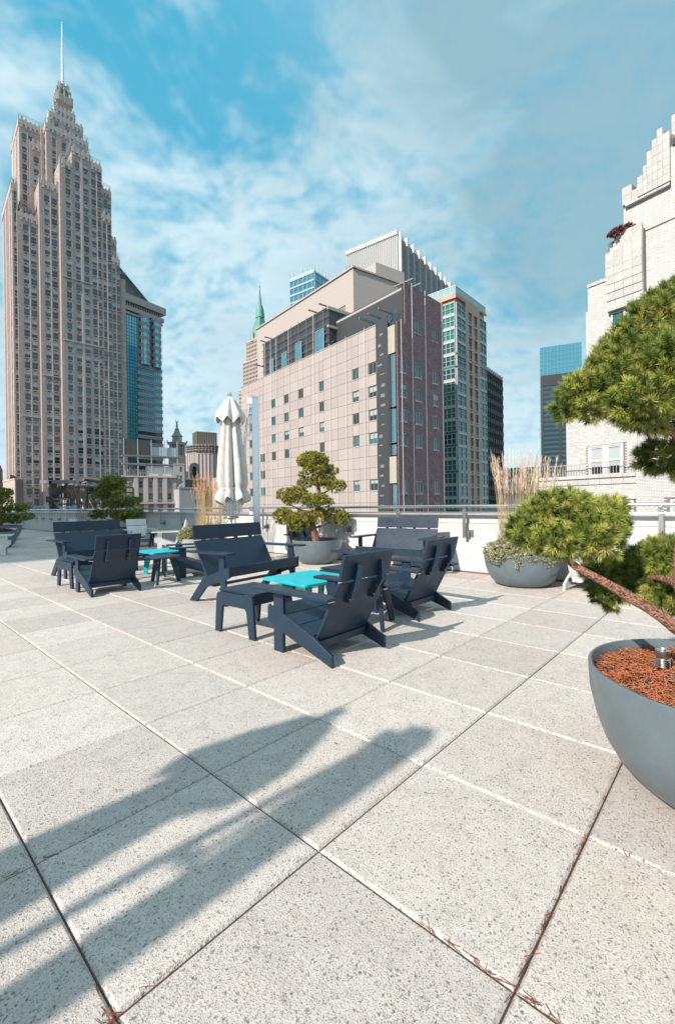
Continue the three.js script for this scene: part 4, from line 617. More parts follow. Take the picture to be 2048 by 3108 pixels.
{ // round-shouldered block with a louvred cooling tower on its roof
  const t = thing('shrouded_block', 'weathered grey pink block with scaffold crown under a cooling tower', 'building', [-69, GY, -234]), Y = (y) => y - GY, st = S(lin(.42, .36, .36), .9, { map: mottle });
  const plan = (r, y0, y1) => new THREE.CylinderGeometry(r, r, y1 - y0, 8).rotateY(Math.PI / 8 - .6).translate(0, Y((y0 + y1) / 2), 0);
  part('body', uvm(plan(9.6, GY, 28)), st, t); const pl = []; for (let k = 0; k < 8; k++) { const a = Math.PI / 8 * 2 * k - .6; for (const e of [-2.6, -.9, .9, 2.6]) pl.push(bx(.7, 26, .6, e, Y(15), 9.0).rotateY(a)); } part('pilasters', uvm(join(pl)), tints.brownPale, t);
  part('scaffold_crown', join([plan(10.3, 29.4, 29.8), plan(10.0, 30.6, 30.9), plan(10.4, 31.8, 32.2), plan(9.2, 28, 32.4)]), S(lin(.30, .25, .25), .9), t);
  { const l = []; for (let k = 0; k < 40; k++) { const a = k / 40 * TAU; l.push(bx(.14, 4.6, .14, Math.sin(a) * 10.1, Y(30.6), Math.cos(a) * 10.1)); } part('scaffold_poles', join(l), mat.steelDull, t); }
  const c = thing('cooling_tower', 'louvred box cooling tower on the weathered block roof', 'cooling tower', [-69, 32.4, -234], .55); part('box', bx(10.5, 7, 8, 0, 3.4, 0), S(lin(.10, .09, .085), .7), c);
  for (let k = 0; k < 12; k++) part('louvre_post', join([bx(.22, 7, .15, -5.1 + k * .93, 3.4, 4.05), bx(.15, 7, .2, 5.3, 3.4, -3.8 + k * .69)]), S(lin(.34, .29, .26), .7), c); part('top_frame', join([bx(10.8, .3, 8.3, 0, 7, 0)]), S(lin(.30, .25, .22), .7), c);
}
// ---- panel clad building under construction, centre
{
  const K = [7.83, -58], aL = -38.8 * Math.PI / 180, aR = 44 * Math.PI / 180, dl = [Math.sin(aL), -Math.cos(aL)], dr = [Math.sin(aR), -Math.cos(aR)];
  const Pl = (s) => [K[0] + dl[0] * s, K[1] + dl[1] * s], Pr = (s) => [K[0] + dr[0] * s, K[1] + dr[1] * s], LEN = 43.2, RL = 11.6, TOP = 25.3;
  const t = thing('panel_clad_building', 'taupe panel and purple brick building under construction in the centre', 'building', [K[0], GY, K[1]]);
  const A = Pl(LEN), E = Pr(RL), inn = (p, n) => [p[0] + n[0], p[1] + n[1]];
  const back = [E[0] + dl[0] * 38, E[1] + dl[1] * 38];
  core(t, [inn(A, [.3, -.1]), inn(K, [.0, -.5]), inn(E, [-.35, -.2]), back], GY, TOP - .15, tints.memb);
  const f = frameOf(A, K), S0 = (s) => LEN - s;                     // s measured from the corner
  const wc = [[3.40 + .06, 5.05], [7.08, 8.44], [15.26, 16.47], [20.83 + .05, 22.36], [25.39, 26.89], [29.83, 31.33], [33.84, 35.46], [38.77, 39.84]].map(([a, b]) => [S0(b), S0(a)]);
  const breaks = []; let prev = 0; const sorted = [...wc].sort((a, b) => a[0] - b[0]);
  for (const c of [...sorted, [S0(3.45), null]]) { const gapW = c[0] - prev; if (gapW > .05) { const n = Math.max(1, Math.round(gapW / 2.9)); for (let k = 0; k < n; k++) breaks.push([prev + gapW * k / n, prev + gapW * (k + 1) / n, -1]); } if (c[1] !== null) { breaks.push([c[0], c[1], wc.indexOf(c)]); prev = c[1]; } }
  const present = { 0: [0, 1, 2, 3, 5], 1: [0, 1, 2, 3, 5], 2: [0, 1, 2, 3], 3: [0, 1, 2], 4: [0, 1, 2, 3], 5: [0, 1, 2, 3], 6: [3, 5, 4], 7: [0, 1, 2, 3, 4, 5] };
  const tone = [[.46, .395, .375], [.43, .365, .35], [.47, .415, .39], [.44, .385, .375]].map((c) => S(lin(...c), .62, { map: mottle }));
  for (let r = 0; r < 17; r++) { const y1 = TOP - r * 1.6, y0 = y1 - 1.6, isW = r % 2 === 1 && r > 1, k = (r - 3) / 2; for (const [a, b, c] of breaks) { if (a > S0(20.9) && b < S0(19.3) && r < 9) continue; if (c >= 0 && isW && present[c].includes(k)) { const m = windowAt(t, f, a + .02, b - .02, y0 + .02, y1 - .02, { frame: F.grey, pane: pick(G.dark, G.teal, G.mid, G.dark), fw: .1, sash: 0, mull: 1, depth: .1, blind: 1 }); part('sill', cached('sill' + (b - a).toFixed(2), () => b2(-(b - a) / 2, (b - a) / 2, -.06, 0, .02, .30)), F.white, m); continue; } const p = setOn(part('facade_panel', cached('pan' + (b - a).toFixed(2), () => uvm(b2(-(b - a) / 2 + .02, (b - a) / 2 - .02, .02, 1.58, 0, .22))), pick(...tone), t), t, f, (a + b) / 2, y0, 0); } }
  boxOn(t, f, 'lower_panels', tints.panel, 0, S0(3.45), -12, TOP - 17 * 1.6 - .02, 0, .22);
  boxOn(t, f, 'membrane_strip', tints.memb, S0(20.9) + .02, S0(19.35), 12, TOP + .1, .0, .05);
  boxOn(t, f, 'parapet_cap', tints.panel, 0, S0(19), TOP, TOP + .12, -.4, .28); boxOn(t, f, 'parapet_cap', tints.panel, S0(18.9), S0(3.4), TOP, TOP + .12, -.4, .28);
  // corner: bare membrane, yellow sheathing, tall glass
  boxOn(t, f, 'membrane_corner', tints.memb, S0(3.42), S0(1.3), -12, TOP + .6, 0, .15);
  for (let y = -2; y < 25; y += 1.35) { const c0 = rr(0, .8); boxOn(t, f, 'membrane_clip', F.grey, S0(3.3) + c0, S0(3.3) + c0 + rr(.5, .9), y + rr(-.2, .2), y + .28, .15, .18); }
  for (const [y0, y1, m] of [[20.8, 24.4, 'y'], [13.7, 20.7, 'g'], [9, 13.6, 'g'], [7.4, 8.9, 'g'], [3.8, 7.3, 'y'], [-6, 3.7, 'g']]) { boxOn(t, f, m === 'y' ? 'yellow_sheathing' : 'corner_sheathing', m === 'y' ? tints.yellow : tints.memb, S0(1.28), S0(.95), y0, y1, 0, .12); if (m === 'y') boxOn(t, f, 'yellow_sheathing', tints.yellow, S0(.93), S0(.05), y0, y1, 0, .12); else windowAt(t, f, S0(.8), S0(.05), y0 + .1, y1 - .1, { frame: F.grey, pane: G.mirror, sash: 1, depth: .1, fw: .08 }); }
  // brick side
  const g = frameOf(K, E), rows = [26.2, 20.1, 16.9, 13.7, 10.5, 7.3, 4.2, 1.1, -2.2].map((y) => [y - 1.75, y]), bc = [[.72, 2.15], [4.2, 5.8], [8.65, 10.05]], ok = (c, r) => (c === 0 ? [1, 2, 3, 4, 6, 7] : c === 1 ? [0, 1, 2, 3, 4, 6, 7] : [0, 1, 2, 3, 4, 6, 7]).includes(r);
  skin(t, g, { y0: -12, y1: TOP - .4, t: .14, s0: .1, cols: bc, rows: rows.slice(1), has: (c, r) => ok(c, r + 1), m: tints.purple, name: 'brick_wall' });
  const up0 = 1.9, gU = g; skin(t, g, { y0: TOP - .4, y1: 30.6, t: .14, s0: up0, cols: bc.slice(1), rows: rows.slice(0, 1), m: tints.purple, name: 'upper_brick_wall' });
  bc.forEach((c, ci) => rows.forEach((r, ri) => { if (ok(ci, ri)) { windowAt(t, g, c[0] + .02, c[1] - .02, r[0] + .02, r[1] - .02, { frame: F.light, pane: pick(G.mid, G.teal, G.mid), fw: .11, mull: 1, sash: 0, depth: .1, blind: 1 }); boxOn(t, g, 'lintel', tints.roof, c[0] - .1, c[1] + .1, r[1] + .01, r[1] + .18, .14, .17); boxOn(t, g, 'brick_sill', F.light, c[0] - .05, c[1] + .05, r[0] - .12, r[0] - .01, .1, .2); } }));
  const u1 = Pr(up0), u2 = Pl(0), ub = [u1[0] + dl[0] * 26, u1[1] + dl[1] * 26], ue = [E[0] + dl[0] * 26, E[1] + dl[1] * 26];
  core(t, [inn(ub, [.2, 0]), inn(u1, [.1, -.4]), inn(E, [-.3, -.4]), ue], TOP - .5, 30.3, tints.memb, 'upper_storey');
  const fu = frameOf(ub, u1); boxOn(t, fu, 'upper_membrane', tints.memb, 0, fu.L - .05, TOP - .4, 29.6, -.1, .12); boxOn(t, fu, 'roof_strip', tints.conc, 0, fu.L - .3, 29.6, 29.9, -.1, .12); boxOn(t, fu, 'yellow_strip', tints.yellow, 12, fu.L - 5, 26.2, 26.5, .12, .17);
  // dark membrane storey above the panels
  const m0 = Pl(34.9), m1 = Pl(14.25), perp = [-dl[1] * .98, dl[0] * .98], dn = 7.5, q0 = [m0[0] + perp[0] * dn, m0[1] + perp[1] * dn], q1 = [m1[0] + perp[0] * dn, m1[1] + perp[1] * dn];
  core(t, [inn(m0, [.3, -.1]), inn(m1, [.2, -.3]), q1, q0], TOP - .3, 32, tints.memb, 'membrane_storey');
  const fm = frameOf(m0, m1); for (const [a, b, y0, y1] of [[3, 4.3, 24.0, 26.9], [7.2, 8.8, 24.0, 26.9], [11.6, 13.4, 24.2, 27.4], [17.4, 19.6, 24.2, 27.6]]) windowAt(t, fm, a, b, y0 + 1.2, y1 + 1.2, { frame: F.light, pane: G.mirror, sash: 0, depth: .12, n: -.05 });
  { const l = []; for (let y = 26.5; y < 32; y += 1.3) l.push(b2(0, 20.6, y, y + .05, -.1, .0)); for (let s = 1; s < 20; s += 2.3) l.push(b2(s, s + .06, 25.5, 32, -.1, .0)); part('membrane_seams', bake(join(l), t, fm), F.grey, t); }
  boxOn(t, frameOf(m1, q1), 'yellow_strip', tints.yellow, 0, dn, 28.6, 29, -.2, .1); boxOn(t, frameOf(m1, q1), 'parapet_strip', tints.yellow, 0, dn, 31.4, 31.9, -.2, .08);
  // concrete penthouse
  const c0 = [3.28, -78], c1 = [c0[0] + dl[0] * 34.5, c0[1] + dl[1] * 34.5], rd = [Math.sin(.98), -Math.cos(.98)], c2 = [c0[0] + rd[0] * 14, c0[1] + rd[1] * 14], c3 = [c1[0] + rd[0] * 14, c1[1] + rd[1] * 14];
  core(t, [c1, c0, c2, c3], TOP - 1, 42.4, tints.conc, 'penthouse'); const fp = frameOf(c1, c0), fp2 = frameOf(c0, c2);
  boxOn(t, fp, 'coping', tints.conc, -.3, fp.L + .3, 42.4, 42.7, -.6, .25); boxOn(t, fp2, 'coping', tints.conc, 0, 14, 42.4, 42.7, -.6, .25);
  for (const [a, b, y0, y1] of [[24, 32.2, 34.2, 36.6], [13, 21, 34.2, 36.2], [3, 11, 34.2, 35.6]]) { boxOn(t, fp, 'vent_recess', F.grey, a, b, y0, y1, .0, .04); const l = []; for (let s = a; s <= b; s += .45) l.push(b2(s, s + .12, y0, y1, .04, .14)); l.push(b2(a - .1, b + .1, y1, y1 + .15, 0, .2), b2(a - .1, b + .1, y0 - .15, y0, 0, .2), b2((a + b) / 2 - .15, (a + b) / 2 + .15, y0, y1, .04, .2)); part('vent_grille', bake(join(l), t, fp), tints.conc, t); }
  { const s0 = [c0[0] + rd[0] * 6 + dl[0] * 1, c0[1] + rd[1] * 6 + dl[1] * 1], s1 = [s0[0] + rd[0] * 7, s0[1] + rd[1] * 7]; core(t, [s0, s1, [s1[0] + dl[0] * 7, s1[1] + dl[1] * 7], [s0[0] + dl[0] * 7, s0[1] + dl[1] * 7]], 42.4, 45.6, tints.conc, 'stair_head'); part('roof_vent', new THREE.CylinderGeometry(.5, .5, 1.2, 12).translate(c0[0] - K[0] - .6, 43.2 - GY, c0[1] - K[1] - 2.4), F.grey, t); }
  flush(t);
  // suspended access lines and outriggers
  const rp = thing('rigging_ropes', 'white suspension ropes hanging down the panel and brick faces', 'ropes', [K[0], GY, K[1]]);
  for (const s of [33, 34.4, 31, 9.8, 13.6, 17.8, 5.8, 25, 29.2]) { const n = .45; part('rope', bake(bar([S0(s), -10, n], [S0(s) + (s % 2) * .15, s > 14 && s < 35 ? 31.8 : 25.6, n], .035, 5), rp, f), mat.white, rp); }
  for (const s of [.5, 3.0, 6.2, 10.6]) part('rope', bake(bar([s, -10, .6], [s - .1, s < 2 ? 25 : 30.6, .6], .035, 5), rp, g), mat.white, rp);
  const rig = thing('swing_stage_rig', 'dark and blue outrigger rig on the roof edge of the panel building', 'rig', [K[0], TOP, K[1]]), ri = [], bl = [];
  for (const s of [2.2, 4.2, 6.0]) { ri.push(bake(b2(S0(s) - .08, S0(s) + .08, 26.9, 27.1, -3.4, .9), rig, f)); bl.push(bake(b2(S0(s) - .06, S0(s) + .06, 25.4, 27, -1.2, -1.05), rig, f), bake(b2(S0(s) - .06, S0(s) + .06, 25.4, 27, -2.6, -2.45), rig, f), bake(bar([S0(s), 25.5, -1.1], [S0(s) + 1.6, 27, -1.1], .05, 5), rig, f)); }
  for (const s of [15.5, 17]) { bl.push(bake(b2(S0(s) - .06, S0(s) + .06, 25.4, 26.6, -.8, -.68), rig, f), bake(b2(S0(s), S0(s) + 1.6, 26.4, 26.5, -.8, -.7), rig, f)); }
  for (const [s, y] of [[36, 28], [33.6, 31.9], [32, 32.1], [18, 32.2], [15.2, 32.2]]) ri.push(bake(b2(S0(s) - .09, S0(s) + .09, y, y + .18, -2.2, 1.0), rig, f));
  for (const s of [2.6, 4.4]) ri.push(bake(b2(s - .08, s + .08, 30.8, 30.98, -2.2, 1.1), rig, g));
  part('outriggers', join(ri), F.grey, rig); part('stands', join(bl), S(lin(.05, .20, .36), .5), rig);
}
// ---- peach apartment tower with glass corner
{
  const K = [28.26, -105], a = 42.3 * Math.PI / 180, u = [Math.sin(a), -Math.cos(a)], v = [-Math.cos(a), -Math.sin(a)], P = (s, d) => [K[0] + u[0] * s + v[0] * d, K[1] + u[1] * s + v[1] * d];
  const t = thing('apartment_tower', 'peach brick apartment tower with green glass corner bays', 'skyscraper', [K[0], GY, K[1]]), TOP = 51.2, R = 16.6, LD = 14;
  const f = frameOf(K, P(R, 0)), fl = frameOf(P(0, LD), K); core(t, [P(.3, .3), P(R - .3, .3), P(R - .3, LD), P(.3, LD)], GY, TOP - .4, tints.peach);
  const FL = 3.08, rows = []; for (let k = 0; k < 20; k++) { const y = 45.8 - k * FL; rows.push([y, y + 2.1]); }
  const cols = [[6.2, 8.0], [9.2, 11.1]];
  skin(t, f, { s0: 4.75, s1: 12.3, y0: -14, y1: TOP - 1.2, t: .3, cols, rows, m: tints.peach });
  boxOn(t, f, 'top_wall', tints.peach, 4.75, R, TOP - 1.2, TOP - .6, 0, .3); boxOn(t, f, 'top_wall', tints.peach, 0, 4.73, TOP - 1.6, TOP - .6, 0, .3);
  boxOn(t, fl, 'blank_wall', tints.peach, 0, LD - 3.6, -14, TOP - .6, 0, .3); boxOn(t, fl, 'top_wall', tints.peach, LD - 3.58, LD + .28, TOP - 1.9, TOP - .6, 0, .3);
  for (const [y0] of rows) {
    for (const [fr, s0, s1, mu] of [[fl, LD - 3.55, LD - .05, 2], [f, .05, 4.65, 1], [f, 12.4, 16.4, 1]]) { const m = windowAt(t, fr, s0, s1, y0 - .05, y0 + 2.5, { frame: F.light, pane: pick(G.mid, G.teal, G.green, G.green), mull: mu, sash: 1, fw: .12, depth: .3, name: 'bay_window' }); part('spandrel', cached('sp' + (s1 - s0).toFixed(2), () => b2(-(s1 - s0) / 2, (s1 - s0) / 2, -.52, -.02, 0, .26)), pick(F.light, G.green), m); }
    for (const c of cols) { windowAt(t, f, c[0] + .02, c[1] - .02, y0 + .01, y0 + 2.08, { frame: F.grey, pane: pick(G.dark, G.teal, G.mid), mull: 1, sash: 0, fw: .1, depth: .08 }); setOn(part('vent', cached('acv', () => b2(-.55, .55, 0, .42, .3, .34)), F.dark, t), t, f, (c[0] + c[1]) / 2, y0 - .6, 0); }
  }
  { const l = []; for (const q of [f, fl]) { for (let s = 0; s <= q.L; s += 1.6) l.push(bake(b2(s, s + .1, TOP - .6, TOP + 1.0, 0, .1), t, q)); l.push(bake(b2(0, q.L, TOP + .95, TOP + 1.1, -.02, .14), t, q)); } part('roof_rail', join(l), F.white, t); for (const q of [f, fl]) boxOn(t, q, 'rail_glass', glass([.25, .42, .46], .08), 0, q.L, TOP - .55, TOP + .92, .03, .06); }
  flush(t);
  const b = thing('roof_tree', 'small brown green bush on the apartment tower roof', 'plant', [P(1, 9)[0], TOP, P(1, 9)[1]]); crown(b, 'foliage', [[0, 1, 0, 1.4, 1.1]], tuftGeo(30, .5, .08, 1.5, 9), .5, [[.10, .07, .03], [.14, .10, .05]], .4);
}
// ---- towers farther back
{
  const K = [37, -260], a = 36 * Math.PI / 180, u = [Math.sin(a), -Math.cos(a)], v = [-Math.cos(a), -Math.sin(a)], P = (s, d) => [K[0] + u[0] * s + v[0] * d, K[1] + u[1] * s + v[1] * d], TOP = 159;
  const t = thing('fin_tower', 'white office tower with projecting vertical fins behind the panel building', 'skyscraper', [K[0], GY, K[1]]);
  core(t, [P(0, 0), P(92, 0), P(92, 35), P(0, 35)], GY, TOP, G.dark); const W = S(lin(.42, .44, .45), .55), f = frameOf(P(0, 0), P(92, 0)), l = frameOf(P(0, 35), P(0, 0));
  for (let k = 0; k <= 11; k++) part('fin', bake(b2(k * 8.3, k * 8.3 + .9, -10, TOP + .4, 0, 2.4), t, f), W, t);
  { const b = []; for (let k = 0; k < 46; k++) b.push(b2(k * 2 + .75, k * 2 + 1.15, -10, TOP - 1, 0, .7)); part('mullions', bake(join(b), t, f), W, t); const s = []; for (let y = 0; y < TOP - 4; y += 4) s.push(b2(0, 92, y, y + 1.2, 0, .4)); part('spandrels', bake(join(s), t, f), S(lin(.22, .26, .28), .4), t); }
  { const b = []; for (let s = 0; s <= 35; s += 1.45) b.push(b2(s, s + .5, -10, TOP, 0, 1.0)); part('left_mullions', bake(join(b), t, l), W, t); const c = []; for (let y = 0; y < TOP - 36; y += 4) c.push(b2(0, 35, y, y + 1.6, 0, .6)); part('left_spandrels', bake(join(c), t, l), S(lin(.42, .44, .45), .5), t); boxOn(t, l, 'louvre_band', S(lin(.36, .36, .37), .6), 0, 35, TOP - 33, TOP - 1.6, 0, .5); boxOn(t, l, 'left_cornice', W, -1, 35.5, TOP - 1.5, TOP + 1.0, -.5, 1.3); for (const y of [TOP - 36, TOP - 45]) boxOn(t, l, 'left_band', W, 0, 35, y, y + 2, 0, 1.1); }
}
{
  const t = thing('copper_spire_tower', 'distant brick tower with green copper pyramid roof and spire', 'skyscraper', [-72, GY, -430]), Y = (y) => y - GY, br = S(lin(.46, .36, .31), .9, { map: mottle }), rot = .82, c = tints.copper;
  const sq = (s0, s1, y0, y1) => new THREE.CylinderGeometry(s1 * .7071, s0 * .7071, y1 - y0, 4).rotateY(Math.PI / 4 + rot).translate(0, Y((y0 + y1) / 2), 0);
  for (const [s, y0, y1] of [[30, GY, 112], [24, 112, 138], [19, 138, 158]]) { part('shaft', uvm(new THREE.BoxGeometry(s, y1 - y0, s).rotateY(rot).translate(0, Y((y0 + y1) / 2), 0)), br, t); const w = [], p = []; for (let q = 0; q < 4; q++) { for (let e = -s / 2 + 1.4; e < s / 2 - 1; e += 2.3) { p.push(bx(.5, y1 - Math.max(y0, 20), .5, e - 1.15, Y((y1 + Math.max(y0, 20)) / 2), s / 2).rotateY(rot + q * Math.PI / 2)); for (let y = Math.max(y0, 20) + 1.5; y < y1 - 2; y += 3.7) w.push(bx(1.1, 1.9, .3, e, Y(y + 1), s / 2).rotateY(rot + q * Math.PI / 2)); } p.push(bx(s + .8, 1.2, .8, 0, Y(y1), s / 2).rotateY(rot + q * Math.PI / 2)); } stuff(part('windows', join(w), G.dark, t)); part('piers', uvm(join(p)), S(lin(.52, .43, .38), .9), t); }
  part('gables', uvm(join([0, 1, 2, 3].map((q) => new THREE.CylinderGeometry(.6, 2.6, 10, 4).rotateY(Math.PI / 4).translate(0, 0, 8.6).rotateY(rot + q * Math.PI / 2).translate(0, Y(162), 0)))), br, t);
  part('pyramid_roof', join([sq(17, 5, 158, 182)]), c, t); { const r = []; for (let q = 0; q < 4; q++) for (let k = -4; k <= 4; k++) r.push(bar([k * 1.85, 0, 8.5], [k * .55, 24, 2.5], .18, 4).rotateY(rot + q * Math.PI / 2).translate(0, Y(158), 0)); part('roof_ribs', join(r), c, t); }
  part('lantern', join([sq(6.4, 5.2, 182, 190), sq(5, 3.4, 190, 194), new THREE.CylinderGeometry(.25, 1.9, 18, 8).translate(0, Y(203), 0), new THREE.SphereGeometry(.7, 8, 8).translate(0, Y(212), 0), new THREE.CylinderGeometry(.08, .2, 6, 6).translate(0, Y(215), 0)]), c, t);
}
{
  const mk = (label, A, B, D, y1, antenna) => { const f = frameOf(A, B), nx = f.dz, nz = -f.dx, t = thing('glass_office', label, 'skyscraper', [(A[0] + B[0]) / 2, GY, (A[1] + B[1]) / 2]), C = [B[0] + nx * D, B[1] + nz * D]; core(t, [A, B, C, [A[0] + nx * D, A[1] + nz * D]], GY, y1, G.mirror); const b = []; for (const q of [f, frameOf(B, C)]) for (let y = y1 - 32; y < y1; y += 3.9) { b.push(bake(b2(0, q.L, y, y + .9, 0, .3), t, q)); for (let s = 0; s < q.L; s += 3) b.push(bake(b2(s, s + .25, y, y + 3.9, 0, .25), t, q)); } part('bands', join(b), S(lin(.34, .44, .48), .4), t); boxOn(t, f, 'parapet', S(lin(.40, .48, .52), .5), -.2, f.L + .2, y1, y1 + 1, -.6, .3); if (antenna) part('antenna', new THREE.CylinderGeometry(.12, .25, 10, 6).translate(antenna[0] - t.position.x, y1 + 5 - GY, antenna[1] - t.position.z), F.light, t); return t; };
  mk('pale blue glass office block peeking over the concrete penthouse', [-23.5, -236], [-10.1, -226], 12, 119.5);
  mk('lower glass office block with a thin antenna beside it', [-9, -242], [3.2, -236], 14, 119, [-3.6, -243]);
}
{
  const mk = (name, label, A, B, D, y1, o) => { const f = frameOf(A, B), nx = f.dz, nz = -f.dx, t = thing(name, label, 'skyscraper', [(A[0] + B[0]) / 2, GY, (A[1] + B[1]) / 2]), C = [B[0] + nx * D, B[1] + nz * D], E = [A[0] + nx * D, A[1] + nz * D]; core(t, [A, B, C, E], GY, y1, o.g); for (const q of [f, frameOf(B, C), frameOf(E, A)]) { const b = [], w = []; for (let y = 2; y < y1 - (o.head || 2); y += o.fl) b.push(b2(0, q.L, y, y + o.band, 0, .35)); for (let s = 0; s < q.L; s += o.bay) w.push(b2(s, s + o.mw, 0, y1, 0, .6)); part('spandrels', bake(join(b), t, q), o.b, t); part('mullions', bake(join(w), t, q), o.m, t); } if (o.head) boxOn(t, f, 'crown_band', o.b, -.2, f.L + .2, y1 - o.head, y1, -.5, .7); return t; };
  mk('dark_glass_tower', 'dark glass tower right of the peach apartment tower', [49.5, -151], [62.5, -168], 18, 48, { g: G.mid, b: S(lin(.035, .045, .055), .3), m: S(lin(.04, .05, .06), .4), fl: 3.4, band: 1.5, bay: 2.2, mw: .25 });
  mk('black_office_tower', 'black banded office tower beside the white brick building', [193, -420], [219.4, -407.8], 30, 119.5, { g: G.teal, b: S(lin(.02, .024, .03), .35), m: S(lin(.025, .03, .036), .4), fl: 4.3, band: 2.1, bay: 14.4, mw: 1.6, head: 10 });
  mk('blue_glass_tower', 'pale blue mirror glass tower rising behind the black one', [208, -455], [241.7, -439.6], 30, 158, { g: G.mirror, b: S(lin(.14, .42, .50), .2, { metalness: .6 }), m: S(lin(.20, .46, .54), .25, { metalness: .6 }), fl: 4.3, band: .5, bay: 3.2, mw: .18 });
}
{ // steep old roof between the reeds and the white building
  const t = thing('gabled_house', 'small ornate stone house with steep slate roof behind the reeds', 'building', [60, GY, -140], -.5); part('wall', b2(-9, 4, 0, 4 - GY, -6, 0), tints.stone, t);
  const s = new THREE.Shape(); s.moveTo(-4.6, 0); s.lineTo(4.6, 0); s.lineTo(0, 8.2); part('roof', new THREE.ExtrudeGeometry(s, { depth: 12, bevelEnabled: false }).rotateY(Math.PI / 2).translate(-9, 4 - GY, -2), S(lin(.16, .15, .15), .8), t);
  const gp = new THREE.Shape(); gp.moveTo(-1.6, 0); gp.lineTo(1.6, 0); gp.lineTo(1.6, 2.2); gp.lineTo(.9, 3.1); gp.lineTo(.4, 3.4); gp.lineTo(0, 4.4); gp.lineTo(-.4, 3.4); gp.lineTo(-.9, 3.1); gp.lineTo(-1.6, 2.2); part('dormer', new THREE.ExtrudeGeometry(gp, { depth: 3, bevelEnabled: false }).translate(.2, 4.2 - GY, -2.4), S(lin(.60, .57, .54), .8), t); for (const [x, y] of [[-.4, 5], [.75, 5], [.2, 6.6]]) part('dormer_window', bx(.5, 1.1, .1, x, y + .4 - GY, .62), G.dark, t); part('chimney', b2(-6, -5, 4 - GY, 12 - GY, -4, -3), tints.stone, t);
}
